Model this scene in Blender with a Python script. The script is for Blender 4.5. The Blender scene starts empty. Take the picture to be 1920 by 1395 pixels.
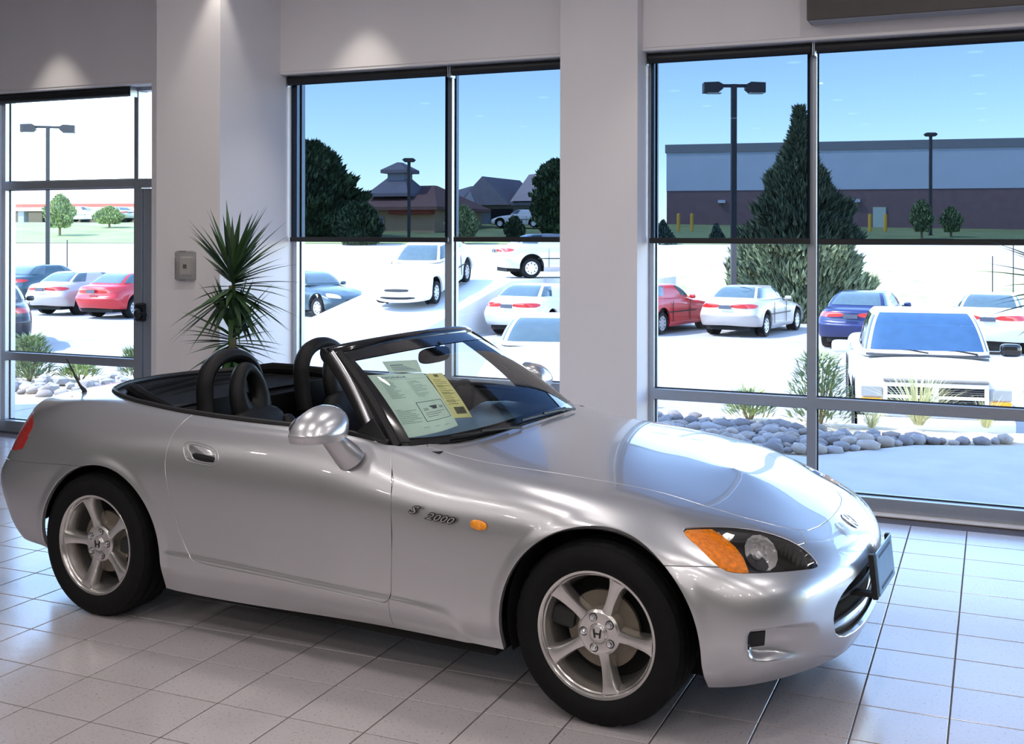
import bpy, bmesh, math, random
import numpy as np
from mathutils import Matrix, Vector
random.seed(7)
PI = math.pi
scn = bpy.context.scene
COL = scn.collection

# ------------------------------------------------------------------ camera
SKY_STR, SUN_W, PANEL_W, DOWN_W, PANEL_EMIT = 1.2, 8.0, 10.5, 45.0, 30.0
SCREEN_T = (.118, .148, .195)
SILVER_C = (.57, .57, .59)
CAMZ = 1.6776
cam_data = bpy.data.cameras.new('camera')
cam_data.sensor_width = 36.0; cam_data.sensor_fit = 'HORIZONTAL'
FPX = 2108.92
cam_data.lens = 36.0*FPX/1920
cam_data.shift_y = -(697.5-443.55)/1920
cam_data.clip_end = 2000; cam_data.clip_start = .05
cam = bpy.data.objects.new('camera', cam_data); COL.objects.link(cam)
RX, RU, RF = Vector((.919, .3942, .002)).normalized(), Vector((-.0018, -.0008, 1)).normalized(), Vector((-.3942, .919, 0)).normalized()
cam.matrix_world = Matrix(((RX.x, RU.x, -RF.x, 0), (RX.y, RU.y, -RF.y, 0), (RX.z, RU.z, -RF.z, CAMZ), (0, 0, 0, 1)))
scn.camera = cam
scn.view_settings.view_transform = 'Standard'
scn.view_settings.look = 'None'
scn.view_settings.gamma = 1
scn.view_settings.use_curve_mapping = False
scn.view_settings.exposure = 0.0

# ------------------------------------------------------------------ sky and sun
world = bpy.data.worlds.new('sky'); scn.world = world; world.use_nodes = True
wn = world.node_tree.nodes; wl = world.node_tree.links
sky = wn.new('ShaderNodeTexSky'); sky.sky_type = 'NISHITA'; sky.sun_disc = False
SUN_EL, SUN_AZ = math.radians(50), math.radians(216)     # azimuth of the direction towards the sun, from +x
sky.sun_elevation = SUN_EL; sky.sun_rotation = PI/2-SUN_AZ
sky.altitude = 1600; sky.air_density = 1.0; sky.dust_density = .6; sky.ozone_density = 1.6
wl.new(sky.outputs[0], wn['Background'].inputs[0]); wn['Background'].inputs[1].default_value = SKY_STR
sd = bpy.data.lights.new('sun', 'SUN'); sd.energy = SUN_W; sd.angle = math.radians(.6); sd.color = (1, .96, .9)
so = bpy.data.objects.new('sun', sd); COL.objects.link(so)
to_sun = Vector((math.cos(SUN_AZ)*math.cos(SUN_EL), math.sin(SUN_AZ)*math.cos(SUN_EL), math.sin(SUN_EL)))
so.rotation_euler = to_sun.to_track_quat('Z', 'Y').to_euler(); so.location = (0, 0, 30)
CEIL = 3.78
# recessed round ceiling lamps of the showroom (their light; the fittings are built further down)
PANELS = [(u, v) for u in (-8.2, -6.2, -4.2, -2.2, -.2, 1.8, 3.8) for v in (-7.2, -5.2, -3.2, -1.2, .8, 2.8, 4.8) if not (u < -5 and v > 0)]
for (u, v) in PANELS:
    ld = bpy.data.lights.new('ceiling_lamp_light', 'AREA'); ld.shape = 'DISK'; ld.size = .17
    ld.energy = PANEL_W; ld.color = (1, .94, .90)
    lo = bpy.data.objects.new('ceiling_lamp_light', ld); COL.objects.link(lo); lo.location = (u, v, CEIL-.02)
# small downlights along the window wall
DOWN = [(-7.05, 6.67, .9), (-4.80, 6.18, .8), (-4.15, 6.67, 1.0), (-1.75, 6.45, .5), (2.2, 6.7, .8)]
for (u, v, k) in DOWN:
    ld = bpy.data.lights.new('downlight_light', 'SPOT'); ld.energy = DOWN_W*k; ld.spot_size = math.radians(62); ld.spot_blend = .55
    ld.shadow_soft_size = .03; ld.color = (1, .93, .84)
    lo = bpy.data.objects.new('downlight_light', ld); COL.objects.link(lo); lo.location = (u, v, CEIL-.015)

# ------------------------------------------------------------------ materials
def lin(*c):
    return tuple((x/255/12.92 if x/255 <= .04045 else ((x/255+.055)/1.055)**2.4) for x in c)
MATS = {}
def mat(name, col, rough=.5, metal=0, coat=0, spec=.5, noise=0, nscale=8, bump=0, bscale=60, emit=0, coat_rough=.03, trans=0, ior=1.45, alpha=1):
    if name in MATS: return MATS[name]
    m = bpy.data.materials.new(name); m.use_nodes = True; nt = m.node_tree; n = nt.nodes; l = nt.links
    b = n['Principled BSDF']
    b.inputs['Base Color'].default_value = (*col, 1); b.inputs['Roughness'].default_value = rough
    b.inputs['Metallic'].default_value = metal; b.inputs['Coat Weight'].default_value = coat
    b.inputs['Coat Roughness'].default_value = coat_rough; b.inputs['Specular IOR Level'].default_value = spec
    b.inputs['Transmission Weight'].default_value = trans; b.inputs['IOR'].default_value = ior
    b.inputs['Alpha'].default_value = alpha
    if emit: b.inputs['Emission Color'].default_value = (*col, 1); b.inputs['Emission Strength'].default_value = emit
    if noise or bump:
        tc = n.new('ShaderNodeTexCoord')
        if noise:
            t = n.new('ShaderNodeTexNoise'); t.inputs['Scale'].default_value = nscale; t.inputs['Detail'].default_value = 5
            l.new(tc.outputs['Object'], t.inputs['Vector'])
            r = n.new('ShaderNodeMapRange'); r.inputs['To Min'].default_value = 1-noise; r.inputs['To Max'].default_value = 1+noise
            r.inputs['From Min'].default_value = .3; r.inputs['From Max'].default_value = .7
            l.new(t.outputs['Fac'], r.inputs['Value'])
            x = n.new('ShaderNodeMix'); x.data_type = 'RGBA'; x.blend_type = 'MULTIPLY'; x.inputs['Factor'].default_value = 1
            x.inputs['A'].default_value = (*col, 1); l.new(r.outputs[0], x.inputs['B']); l.new(x.outputs['Result'], b.inputs['Base Color'])
        if bump:
            t2 = n.new('ShaderNodeTexNoise'); t2.inputs['Scale'].default_value = bscale; t2.inputs['Detail'].default_value = 3
            l.new(tc.outputs['Object'], t2.inputs['Vector'])
            bp = n.new('ShaderNodeBump'); bp.inputs['Strength'].default_value = bump; bp.inputs['Distance'].default_value = .01
            l.new(t2.outputs['Fac'], bp.inputs['Height']); l.new(bp.outputs[0], b.inputs['Normal'])
    MATS[name] = m; return m
def glassmat(name, tint, refl=1.0, diff=None, dfac=0, ior=1.5):
    """thin sheet: tinted straight transmission plus mirror reflection by fresnel"""
    if name in MATS: return MATS[name]
    m = bpy.data.materials.new(name); m.use_nodes = True; nt = m.node_tree; n = nt.nodes; l = nt.links
    n.remove(n['Principled BSDF']); out = n['Material Output']
    t = n.new('ShaderNodeBsdfTransparent'); t.inputs[0].default_value = (*tint, 1)
    g = n.new('ShaderNodeBsdfGlossy'); g.inputs['Roughness'].default_value = .01; g.inputs[0].default_value = (refl, refl, refl, 1)
    f = n.new('ShaderNodeFresnel'); f.inputs[0].default_value = ior
    mx = n.new('ShaderNodeMixShader'); l.new(f.outputs[0], mx.inputs[0])
    if dfac:
        d = n.new('ShaderNodeBsdfDiffuse'); d.inputs[0].default_value = (*diff, 1)
        m2 = n.new('ShaderNodeMixShader'); m2.inputs[0].default_value = dfac
        l.new(t.outputs[0], m2.inputs[1]); l.new(d.outputs[0], m2.inputs[2]); l.new(m2.outputs[0], mx.inputs[1])
    else: l.new(t.outputs[0], mx.inputs[1])
    l.new(g.outputs[0], mx.inputs[2]); l.new(mx.outputs[0], out.inputs[0])
    MATS[name] = m; return m

# ------------------------------------------------------------------ mesh helpers
def mk(name, V, F, m=None, parent=None, smooth=False, sharp=35, N=None, loc=None, rotz=0):
    me = bpy.data.meshes.new(name)
    V = np.asarray(V, float); 
    me.from_pydata(V.tolist(), [], [list(map(int, f)) for f in F] if not isinstance(F, np.ndarray) else F.tolist())
    if m: me.materials.append(m)
    if smooth:
        me.shade_smooth()
        if N is not None: me.normals_split_custom_set_from_vertices(np.asarray(N).tolist())
        elif sharp: me.set_sharp_from_angle(angle=math.radians(sharp))
    o = bpy.data.objects.new(name, me); COL.objects.link(o)
    if parent: o.parent = parent
    if loc is not None: o.location = loc
    if rotz: o.rotation_euler.z = rotz
    return o
def tag(o, label=None, cat=None, group=None, kind=None):
    if label: o['label'] = label
    if cat: o['category'] = cat
    if group: o['group'] = group
    if kind: o['kind'] = kind
    return o
def thing(name, label, cat, loc=(0, 0, 0), rotz=0, group=None):
    o = bpy.data.objects.new(name, None); COL.objects.link(o); o.empty_display_size = .2
    o.location = loc; o.rotation_euler = (0, 0, rotz); return tag(o, label, cat, group)
def copytree(o, parent=None):
    c = o.copy(); COL.objects.link(c)
    if parent: c.parent = parent; c.matrix_parent_inverse = o.matrix_parent_inverse.copy()
    for ch in o.children: copytree(ch, c)
    return c
class MB:
    def __init__(s): s.V = []; s.F = []
    def add(s, V, F, M=None):
        b = len(s.V); V = np.asarray(V, float)
        if M is not None:
            M = np.array(M); V = V@M[:3, :3].T+M[:3, 3]
        s.V += V.tolist(); s.F += [[b+int(i) for i in f] for f in F]; return s
    def box(s, x0, x1, y0, y1, z0, z1, M=None, bev=0):
        if bev:
            V = []; F = []
            e = bev
            for (X0, X1, Y0, Y1, Z) in ((x0+e, x1-e, y0+e, y1-e, z0), (x0, x1, y0, y1, z0+e), (x0, x1, y0, y1, z1-e), (x0+e, x1-e, y0+e, y1-e, z1)):
                V += [(X0, Y0, Z), (X1, Y0, Z), (X1, Y1, Z), (X0, Y1, Z)]
            F = [(3, 2, 1, 0), (12, 13, 14, 15)]
            for k in range(3):
                for i in range(4): j = (i+1) % 4; F.append((4*k+i, 4*k+j, 4*k+4+j, 4*k+4+i))
            return s.add(V, F, M)
        V = [(x0, y0, z0), (x1, y0, z0), (x1, y1, z0), (x0, y1, z0), (x0, y0, z1), (x1, y0, z1), (x1, y1, z1), (x0, y1, z1)]
        return s.add(V, [(3, 2, 1, 0), (4, 5, 6, 7), (0, 1, 5, 4), (1, 2, 6, 5), (2, 3, 7, 6), (3, 0, 4, 7)], M)
    def tube(s, pts, r, n=8, caps=True, closed=False, flat=1.0, up=(0, 0, 1)):
        P = [Vector(p) for p in pts]; R = r if hasattr(r, '__len__') else [r]*len(P); V = []; F = []; m = len(P); prev = None
        for i, p in enumerate(P):
            if closed: t = P[(i+1) % m]-P[i-1]
            else: t = P[min(i+1, m-1)]-P[max(i-1, 0)]
            t.normalize(); a = Vector(up) if prev is None else prev
            a = a-t*a.dot(t)
            if a.length < 1e-4: a = Vector((1, 0, .1)); a = a-t*a.dot(t)
            a.normalize(); prev = a; b = t.cross(a)
            for k in range(n):
                w = 2*PI*k/n; V.append(p+(a*math.cos(w)+b*math.sin(w)*flat)*R[i])
        for i in range(m-1+(1 if closed else 0)):
            j = (i+1) % m
            for k in range(n): q = (k+1) % n; F.append((i*n+k, i*n+q, j*n+q, j*n+k))
        if caps and not closed: F.append(tuple(range(n))[::-1]); F.append(tuple((m-1)*n+k for k in range(n)))
        return s.add([tuple(v) for v in V], F)
    def lathe(s, prof, n=32, axis='z', M=None, arc=None):
        V = []; F = []; m = len(prof); full = arc is None; a0, a1 = (0, 2*PI) if full else arc
        for k in range(n if full else n+1):
            w = a0+(a1-a0)*k/n; c, q = math.cos(w), math.sin(w)
            for r, h in prof:
                V.append((r*c, r*q, h) if axis == 'z' else ((r*c, h, r*q) if axis == 'y' else (h, r*c, r*q)))
        for k in range(n):
            j = (k+1) % n if full else k+1
            for i in range(m-1): F.append((k*m+i, k*m+i+1, j*m+i+1, j*m+i) if axis == 'y' else (k*m+i, j*m+i, j*m+i+1, k*m+i+1))
        return s.add(V, F, M)
    def ball(s, c, r, n=12, m=8, M=None):
        r = r if hasattr(r, '__len__') else (r, r, r); V = []; F = []
        for i in range(m+1):
            a = PI*i/m
            for k in range(n):
                w = 2*PI*k/n; V.append((c[0]+r[0]*math.sin(a)*math.cos(w), c[1]+r[1]*math.sin(a)*math.sin(w), c[2]+r[2]*math.cos(a)))
        for i in range(m):
            for k in range(n): q = (k+1) % n; F.append((i*n+k, (i+1)*n+k, (i+1)*n+q, i*n+q))
        return s.add(V, F, M)
    def prism(s, poly, h0, h1, axis='z', M=None):
        """poly: 2d points, extruded along axis ('y': poly is x,z)"""
        n = len(poly); f = {'z': lambda p, h: (p[0], p[1], h), 'y': lambda p, h: (p[0], h, p[1]), 'x': lambda p, h: (h, p[0], p[1])}[axis]
        V = [f(p, h0) for p in poly]+[f(p, h1) for p in poly]
        F = [tuple(range(n))[::-1], tuple(range(n, 2*n))]+[(i, (i+1) % n, n+(i+1) % n, n+i) for i in range(n)]
        return s.add(V, F, M)
    def grid(s, P, M=None, flip=False):
        P = np.asarray(P); a, b = P.shape[:2]; F = []
        for i in range(a-1):
            for j in range(b-1):
                q = (i*b+j, (i+1)*b+j, (i+1)*b+j+1, i*b+j+1); F.append(q[::-1] if flip else q)
        return s.add(P.reshape(-1, 3), F, M)
    def out(s, name, m, parent=None, smooth=True, sharp=35, recalc=False, loc=None, rotz=0):
        o = mk(name, s.V, s.F, m, parent, smooth and not recalc, sharp, loc=loc, rotz=rotz)
        if recalc:
            b = bmesh.new(); b.from_mesh(o.data); bmesh.ops.remove_doubles(b, verts=b.verts, dist=1e-5)
            bmesh.ops.recalc_face_normals(b, faces=b.faces); b.to_mesh(o.data); b.free()
            if smooth: o.data.shade_smooth(); o.data.set_sharp_from_angle(angle=math.radians(sharp))
        return o
def T(x, y, z): return Matrix.Translation((x, y, z))
def Rr(a, ax): return Matrix.Rotation(a, 4, ax)
# ------------------------------------------------------------------ room shell
def wallmat(name, col):
    return mat(name, col, rough=.85, noise=.02, nscale=2, bump=.06, bscale=220, spec=.2)
WHITE = wallmat('white_wall_paint', (.80, .77, .77))
WHITE_PILLAR = wallmat('pillar_paint', (.80, .77, .78))
CEILM = wallmat('ceiling_paint', (.86, .85, .84))
GREYW = wallmat('grey_green_wall_paint', (.13, .135, .132))
ALU = mat('brushed_aluminium', lin(170, 176, 184), rough=.35, metal=.6, noise=.03, nscale=30)
ALU_D = mat('dark_gasket', (.03, .035, .04), rough=.6, noise=.1)
BLACK = mat('black_metal', (.012, .013, .015), rough=.45, noise=.1)
GROUT = mat('grout', lin(92, 84, 84), rough=.9, noise=.12, nscale=20)
def tilemat():
    m = bpy.data.materials.new('floor_tile_ceramic'); m.use_nodes = True; n = m.node_tree.nodes; l = m.node_tree.links; b = n['Principled BSDF']
    tc = n.new('ShaderNodeTexCoord'); oi = n.new('ShaderNodeObjectInfo')
    ge = n.new('ShaderNodeNewGeometry')
    t = n.new('ShaderNodeTexNoise'); t.inputs['Scale'].default_value = 95; t.inputs['Detail'].default_value = 2; l.new(ge.outputs['Position'], t.inputs['Vector'])
    cr = n.new('ShaderNodeValToRGB'); e = cr.color_ramp.elements
    e[0].position = .27; e[0].color = (*lin(146, 138, 140), 1); e[1].position = .40; e[1].color = (*lin(184, 177, 179), 1)
    l.new(t.outputs['Fac'], cr.inputs[0])
    t2 = n.new('ShaderNodeTexNoise'); t2.inputs['Scale'].default_value = 5; t2.inputs['Detail'].default_value = 4; l.new(ge.outputs['Position'], t2.inputs['Vector'])
    mr = n.new('ShaderNodeMapRange'); mr.inputs['To Min'].default_value = .93; mr.inputs['To Max'].default_value = 1.05; l.new(t2.outputs['Fac'], mr.inputs['Value'])
    ra = n.new('ShaderNodeMapRange'); ra.inputs['To Min'].default_value = .96; ra.inputs['To Max'].default_value = 1.03; l.new(oi.outputs['Random'], ra.inputs['Value'])
    mu = n.new('ShaderNodeMath'); mu.operation = 'MULTIPLY'; l.new(mr.outputs[0], mu.inputs[0]); l.new(ra.outputs[0], mu.inputs[1])
    x = n.new('ShaderNodeMix'); x.data_type = 'RGBA'; x.blend_type = 'MULTIPLY'; x.inputs['Factor'].default_value = 1
    l.new(cr.outputs[0], x.inputs['A']); l.new(mu.outputs[0], x.inputs['B']); l.new(x.outputs['Result'], b.inputs['Base Color'])
    b.inputs['Roughness'].default_value = .20; b.inputs['Specular IOR Level'].default_value = .85
    t3 = n.new('ShaderNodeTexNoise'); t3.inputs['Scale'].default_value = 14; l.new(ge.outputs['Position'], t3.inputs['Vector'])
    bp = n.new('ShaderNodeBump'); bp.inputs['Strength'].default_value = .12; bp.inputs['Distance'].default_value = .004
    l.new(t3.outputs['Fac'], bp.inputs['Height']); l.new(bp.outputs[0], b.inputs['Normal'])
    return m
TILE = tilemat()
U0, U1, V0, V1 = -10.5, 5.5, -8.5, 7.22
def boxobj(name, x0, x1, y0, y1, z0, z1, m, parent=None, bev=0, **k):
    o = MB().box(x0, x1, y0, y1, z0, z1, bev=bev).out(name, m, parent, smooth=False)
    return tag(o, **k)
floor = boxobj('floor', U0, U1, V0, V1-.12, -.30, -.0035, GROUT, kind='structure')
TS, GX, GY = .30266, -3.470, 3.904
def inframe(x, y, z=0):
    d = Vector((x, y, z))-Vector((0, 0, CAMZ)); f = d.dot(RF)
    if f < .3: return None
    px = 960+FPX*d.dot(RX)/f; py = 443.55-FPX*d.dot(RU)/f
    return px, py, f
h = TS/2-.0028; e = .0016
tv = [(-h, -h, -.003), (h, -h, -.003), (h, h, -.003), (-h, h, -.003), (-h, -h, -e), (h, -h, -e), (h, h, -e), (-h, h, -e), (-h+e, -h+e, 0), (h-e, -h+e, 0), (h-e, h-e, 0), (-h+e, h-e, 0)]
tf = [(8, 9, 10, 11)]+[(i, (i+1) % 4, 4+(i+1) % 4, 4+i) for i in range(4)]+[(4+i, 4+(i+1) % 4, 8+(i+1) % 4, 8+i) for i in range(4)]
tiles = []
i0, i1 = math.floor((U0-GX)/TS)+1, math.ceil((U1-GX)/TS)-1
j0, j1 = math.floor((V0-GY)/TS)+1, math.ceil((V1-.13-GY)/TS)-1
for i in range(i0, i1):
    for j in range(j0, j1):
        x, y = GX+(i+.5)*TS, GY+(j+.5)*TS
        p = [inframe(x+a*h, y+b*h) for a in (-1, 1) for b in (-1, 1)]
        vis = all(p) and max(q[0] for q in p) > -5 and min(q[0] for q in p) < 1925 and max(q[1] for q in p) > 0 and min(q[1] for q in p) < 1400
        # tiles hidden under the parked car are left to the joined remainder
        if vis and -3.4 < x < -1.6 and 4.2 < y < 5.4: vis = False
        tiles.append((p[0][2] if vis else 1e9, x, y))
tiles.sort()
tile_me = None; rest = MB()
for k, (d, x, y) in enumerate(tiles):
    if k < 300 and d < 1e8:
        if tile_me is None:
            o = mk('tile', tv, tf, TILE, floor, loc=(x, y, 0)); tile_me = o.data
        else:
            o = bpy.data.objects.new('tile', tile_me); COL.objects.link(o); o.parent = floor; o.location = (x, y, 0)
    else: rest.add(tv, tf, T(x, y, 0))
tag(rest.out('tile_remainder', TILE, floor, smooth=False), 'square grey ceramic floor tiles in the far and hidden parts', kind='stuff')

boxobj('ceiling', U0-.2, U1+.2, V0-.2, V1+.07, CEIL, CEIL+.15, CEILM, kind='structure')
boxobj('wall_left', U0-.2, U0, V0-.2, V1, 0, CEIL, GREYW, kind='structure')
boxobj('wall_right', U1, U1+.2, V0-.2, V1, 0, CEIL, GREYW, kind='structure')
boxobj('wall_back', U0, U1, V0-.2, V0, 0, CEIL, GREYW, kind='structure')
VW = 7.02      # face of the wall over the windows
HZ = 2.90
boxobj('wall_header', U0, U1, VW, V1+.07, HZ, CEIL, WHITE, kind='structure')
boxobj('wall_front_left', U0, -7.90, VW, V1+.07, 0, HZ, WHITE, kind='structure')
boxobj('parapet_outside', U0-.3, U1+.3, V1+.075, V1+.25, 2.92, 5.6, wallmat('outside_stucco', (.5, .47, .44)), kind='structure')
boxobj('roof_slab', U0-.3, U1+.3, V0-.3, V1+.07, CEIL+.16, CEIL+.4, GREYW, kind='structure')
boxobj('pillar_left', -5.44, -4.89, 6.31, V1+.07, 0, CEIL, WHITE_PILLAR, kind='structure', bev=.006)
boxobj('pillar_middle', -2.622, -2.095, 6.91, V1+.07, 0, CEIL, WHITE_PILLAR, kind='structure', bev=.006)
boxobj('door_pier', -6.10, -5.44, VW, V1+.07, 0, HZ, WHITE, kind='structure')

GL = glassmat('window_glass', (.93, .95, .95), refl=.9)
def blindmat():
    """woven solar screen: real holes are finer than a pixel, so the weave is a thin tinted sheet"""
    m = bpy.data.materials.new('solar_screen_fabric'); m.use_nodes = True; n = m.node_tree.nodes; l = m.node_tree.links
    n.remove(n['Principled BSDF'])
    t = n.new('ShaderNodeBsdfTransparent'); t.inputs[0].default_value = (*SCREEN_T, 1)
    d = n.new('ShaderNodeBsdfDiffuse'); d.inputs[0].default_value = (.02, .022, .025, 1)
    w = n.new('ShaderNodeTexWave'); w.inputs['Scale'].default_value = 30; w.inputs['Distortion'].default_value = .5
    tc = n.new('ShaderNodeTexCoord'); l.new(tc.outputs['Object'], w.inputs['Vector'])
    r = n.new('ShaderNodeMapRange'); r.inputs['To Min'].default_value = .03; r.inputs['To Max'].default_value = .07; l.new(w.outputs['Fac'], r.inputs['Value'])
    mx = n.new('ShaderNodeMixShader'); l.new(r.outputs[0], mx.inputs[0]); l.new(t.outputs[0], mx.inputs[1]); l.new(d.outputs[0], mx.inputs[2])
    l.new(mx.outputs[0], n['Material Output'].inputs[0]); return m
BLINDF = blindmat()
FB = .095   # top of the bottom frame rail
def frame_bar(x0, x1, z0, z1, parent, name='mullion', y0=V1-.05, y1=V1+.06):
    return MB().box(x0, x1, y0, y1, z0, z1, bev=.003).out(name, ALU, parent, smooth=False)
def window(n, ul, ur, mull, trans, top=HZ):
    w = bpy.data.objects.new('window_%d' % n, None); COL.objects.link(w); tag(w, kind='structure')
    frame_bar(ul, ur, 0.0, FB, w, 'sill_rail', V1-.075, V1+.06)
    frame_bar(ul, ur, top-.05, top, w, 'head_rail')
    frame_bar(ul, ul+.045, FB, top-.05, w, 'jamb'); frame_bar(ur-.045, ur, FB, top-.05, w, 'jamb')
    xs = [ul+.045]+[x for m in mull for x in (m-.0275, m+.0275)]+[ur-.045]
    for m in mull: frame_bar(m-.0275, m+.0275, FB, top-.05, w)
    zs = [FB]+[z for t in trans for z in (t-.034, t+.034)]+[top-.05]
    for a in range(0, len(xs), 2):
        for t in trans: frame_bar(xs[a], xs[a+1], t-.034, t+.034, w, 'transom')
        for b in range(0, len(zs), 2):
            g = MB().box(xs[a]-.004, xs[a+1]+.004, V1+.006, V1+.008, zs[b]-.004, zs[b+1]+.004); 
            # single sheet of glass
            V = [(xs[a]-.003, V1+.007, zs[b]-.003), (xs[a+1]+.003, V1+.007, zs[b]-.003), (xs[a+1]+.003, V1+.007, zs[b+1]+.003), (xs[a]-.003, V1+.007, zs[b+1]+.003)]
            mk('pane', V, [(0, 1, 2, 3)], GL, w)
            k = MB()
            x0, x1, z0, z1 = xs[a], xs[a+1], zs[b], zs[b+1]; gk = .008
            for bx in ((x0, x0+gk, z0, z1), (x1-gk, x1, z0, z1), (x0+gk, x1-gk, z0, z0+gk), (x0+gk, x1-gk, z1-gk, z1)):
                k.box(bx[0], bx[1], V1-.004, V1+.004, bx[2], bx[3])
            k.out('gasket', ALU_D, w, smooth=False)
    return w
w1 = window(1, -7.86, -6.365, [], [.644, 2.105])
w2 = window(2, -4.89, -2.60, [-3.567], [.644])
w3 = window(3, -2.105, 5.2, [-1.045, .36, 1.75, 3.1], [.644])
# glazed door beside the left window
d = bpy.data.objects.new('door_1', None); COL.objects.link(d); tag(d, kind='structure')
frame_bar(-6.365, -5.95, 2.07, 2.14, d, 'transom'); frame_bar(-6.365, -5.95, 2.85, 2.9, d, 'head_rail')
frame_bar(-6.365, -6.335, 0, 2.07, d, 'jamb'); 
mk('pane', [(-6.365, V1+.007, 2.13), (-5.95, V1+.007, 2.13), (-5.95, V1+.007, 2.86), (-6.365, V1+.007, 2.86)], [(0, 1, 2, 3)], GL, d)
lf = frame_bar(-6.33, -6.235, .02, 2.06, d, 'door_stile', V1-.03, V1+.02)
frame_bar(-6.235, -5.97, .02, .30, d, 'door_rail', V1-.03, V1+.02); frame_bar(-6.235, -5.97, 1.95, 2.06, d, 'door_rail', V1-.03, V1+.02)
mk('pane', [(-6.24, V1-.005, .29), (-5.97, V1-.005, .29), (-5.97, V1-.005, 1.96), (-6.24, V1-.005, 1.96)], [(0, 1, 2, 3)], GL, d)
hb = MB().box(-6.385, -6.30, V1-.065, V1-.028, .985, 1.135, bev=.012).ball((-6.34, V1-.085, 1.05), (.035, .03, .045))
hb.box(-6.34, -6.23, V1-.10, V1-.085, 1.04, 1.062, bev=.004)
tag(hb.out('door_lock', BLACK, d), 'black door lock and lever')

# white board at the foot of the window wall
tr = MB().box(-2.095, U1, VW+.055, V1-.07, 0, .012, bev=.003).out('trim_1', WHITE, smooth=False); tag(tr, kind='structure')
tr = MB().box(-4.89, -2.622, VW+.055, V1-.07, 0, .012, bev=.003).out('trim_2', WHITE, smooth=False); tag(tr, kind='structure')
for n, (a, b) in enumerate(((-7.86, -6.0), (-4.89, -2.62), (-2.095, U1)), 3):   # painted soffit lining the window heads
    tag(MB().box(a, b, VW+.003, V1-.052, HZ-.02, HZ-.001).out('trim_%d' % n, WHITE, smooth=False), kind='structure')

# ------------------------------------------------------------------ roller blinds
def blind(ul, ur, zb, label, down=True, r=.034):
    t = thing('roller_blind', label, 'blind', ((ul+ur)/2, V1-.105, zb if down else 2.80), group='black roller blinds')
    ox, oy, oz = t.location; w = (ur-ul)/2; zc = 2.842-oz
    MB().lathe([(.001, -w+.01), (r, -w+.01), (r, w-.01), (.001, w-.01)], 20, 'x').add([], []).out('roller', BLACK, t).location = (0, 0, zc)
    for s in (-1, 1): MB().box(s*w-.003, s*w+.003, -.03, .06, zc-.045, zc+.045).out('bracket', ALU, t, smooth=False)
    if down:
        n = 12; P = [[(-w+.02+(2*w-.04)*i/n, .012+.0015*math.sin(i*1.3), z) for z in (0.012, zc)] for i in range(n+1)]
        MB().grid(P).out('screen', BLINDF, t)
        MB().box(-w+.015, w-.015, .002, .024, -.020, .016, bev=.004).out('bottom_bar', BLACK, t, smooth=False)
    return t
blind(-7.865, -6.375, 2.85, 'rolled-up black roller blind over the narrow left window', down=False, r=.042)
blind(-4.885, -3.532, 1.655, 'lowered blind on left pane of middle window, dark tree at its left edge')
blind(-3.516, -2.64, 1.66, 'lowered blind on right pane of middle window, shop roofs behind it')
blind(-2.09, -1.030, 1.655, 'lowered blind with the tall double street lamp seen through it')
blind(-1.020, .34, 1.652, 'lowered blind at the right edge of the picture, with distant single lamp behind it')
blind(.38, 1.735, 1.652, 'lowered blind in the first window bay beyond the right edge of the picture')  # blinds from here on are out of view, added to cut hood glare
blind(1.765, 3.085, 1.652, 'lowered blind in the second window bay beyond the right edge of the picture')
blind(3.115, 5.15, 1.652, 'lowered blind in the last and widest window bay far right of the picture')
# vertical light strip between blind and jamb is the bare glass edge
# dark sign board above the right window
sb = MB().box(-1.03, 3.2, 6.85, VW-.001, 2.968, CEIL-.03, bev=.004).out('sign_board', mat('dark_sign_face', lin(78, 72, 70), rough=.5, noise=.05), smooth=False)
tag(sb, 'dark grey brown board mounted high on the wall over the right window', 'board')
boxobj('underside', -1.02, 3.19, 6.856, VW-.006, 2.9655, 2.9675, mat('board_underside', lin(165, 165, 168), rough=.6, noise=.03), sb)
# small thermostat under a clear cover on the left pillar
th = thing('thermostat', 'white thermostat box under a clear cover on the left pillar', 'thermostat', (-5.165, 6.31, 1.47))
MB().box(-.045, .045, -.026, -.001, -.062, .062, bev=.006).out('housing', mat('thermostat_plastic', lin(228, 225, 220), rough=.5, noise=.02), th, smooth=False)
MB().box(-.018, .012, -.028, -.0255, -.02, .01).out('display', mat('thermostat_display', (.08, .09, .08), rough=.3, noise=.1), th, smooth=False)
cv = MB().box(-.075, .075, -.045, -.001, -.105, .105, bev=.012)
cv.out('clear_cover', glassmat('clear_plastic', (.92, .92, .92), .9, (.85, .85, .83), .10), th, smooth=False)
# black door stop by the left window
ds = MB().box(-7.90, -7.80, 6.98, 7.05, .0, .09, bev=.01).out('floor_socket', BLACK, smooth=False)
tag(ds, 'small black box on the floor at the far left window corner', 'floor box')
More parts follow.
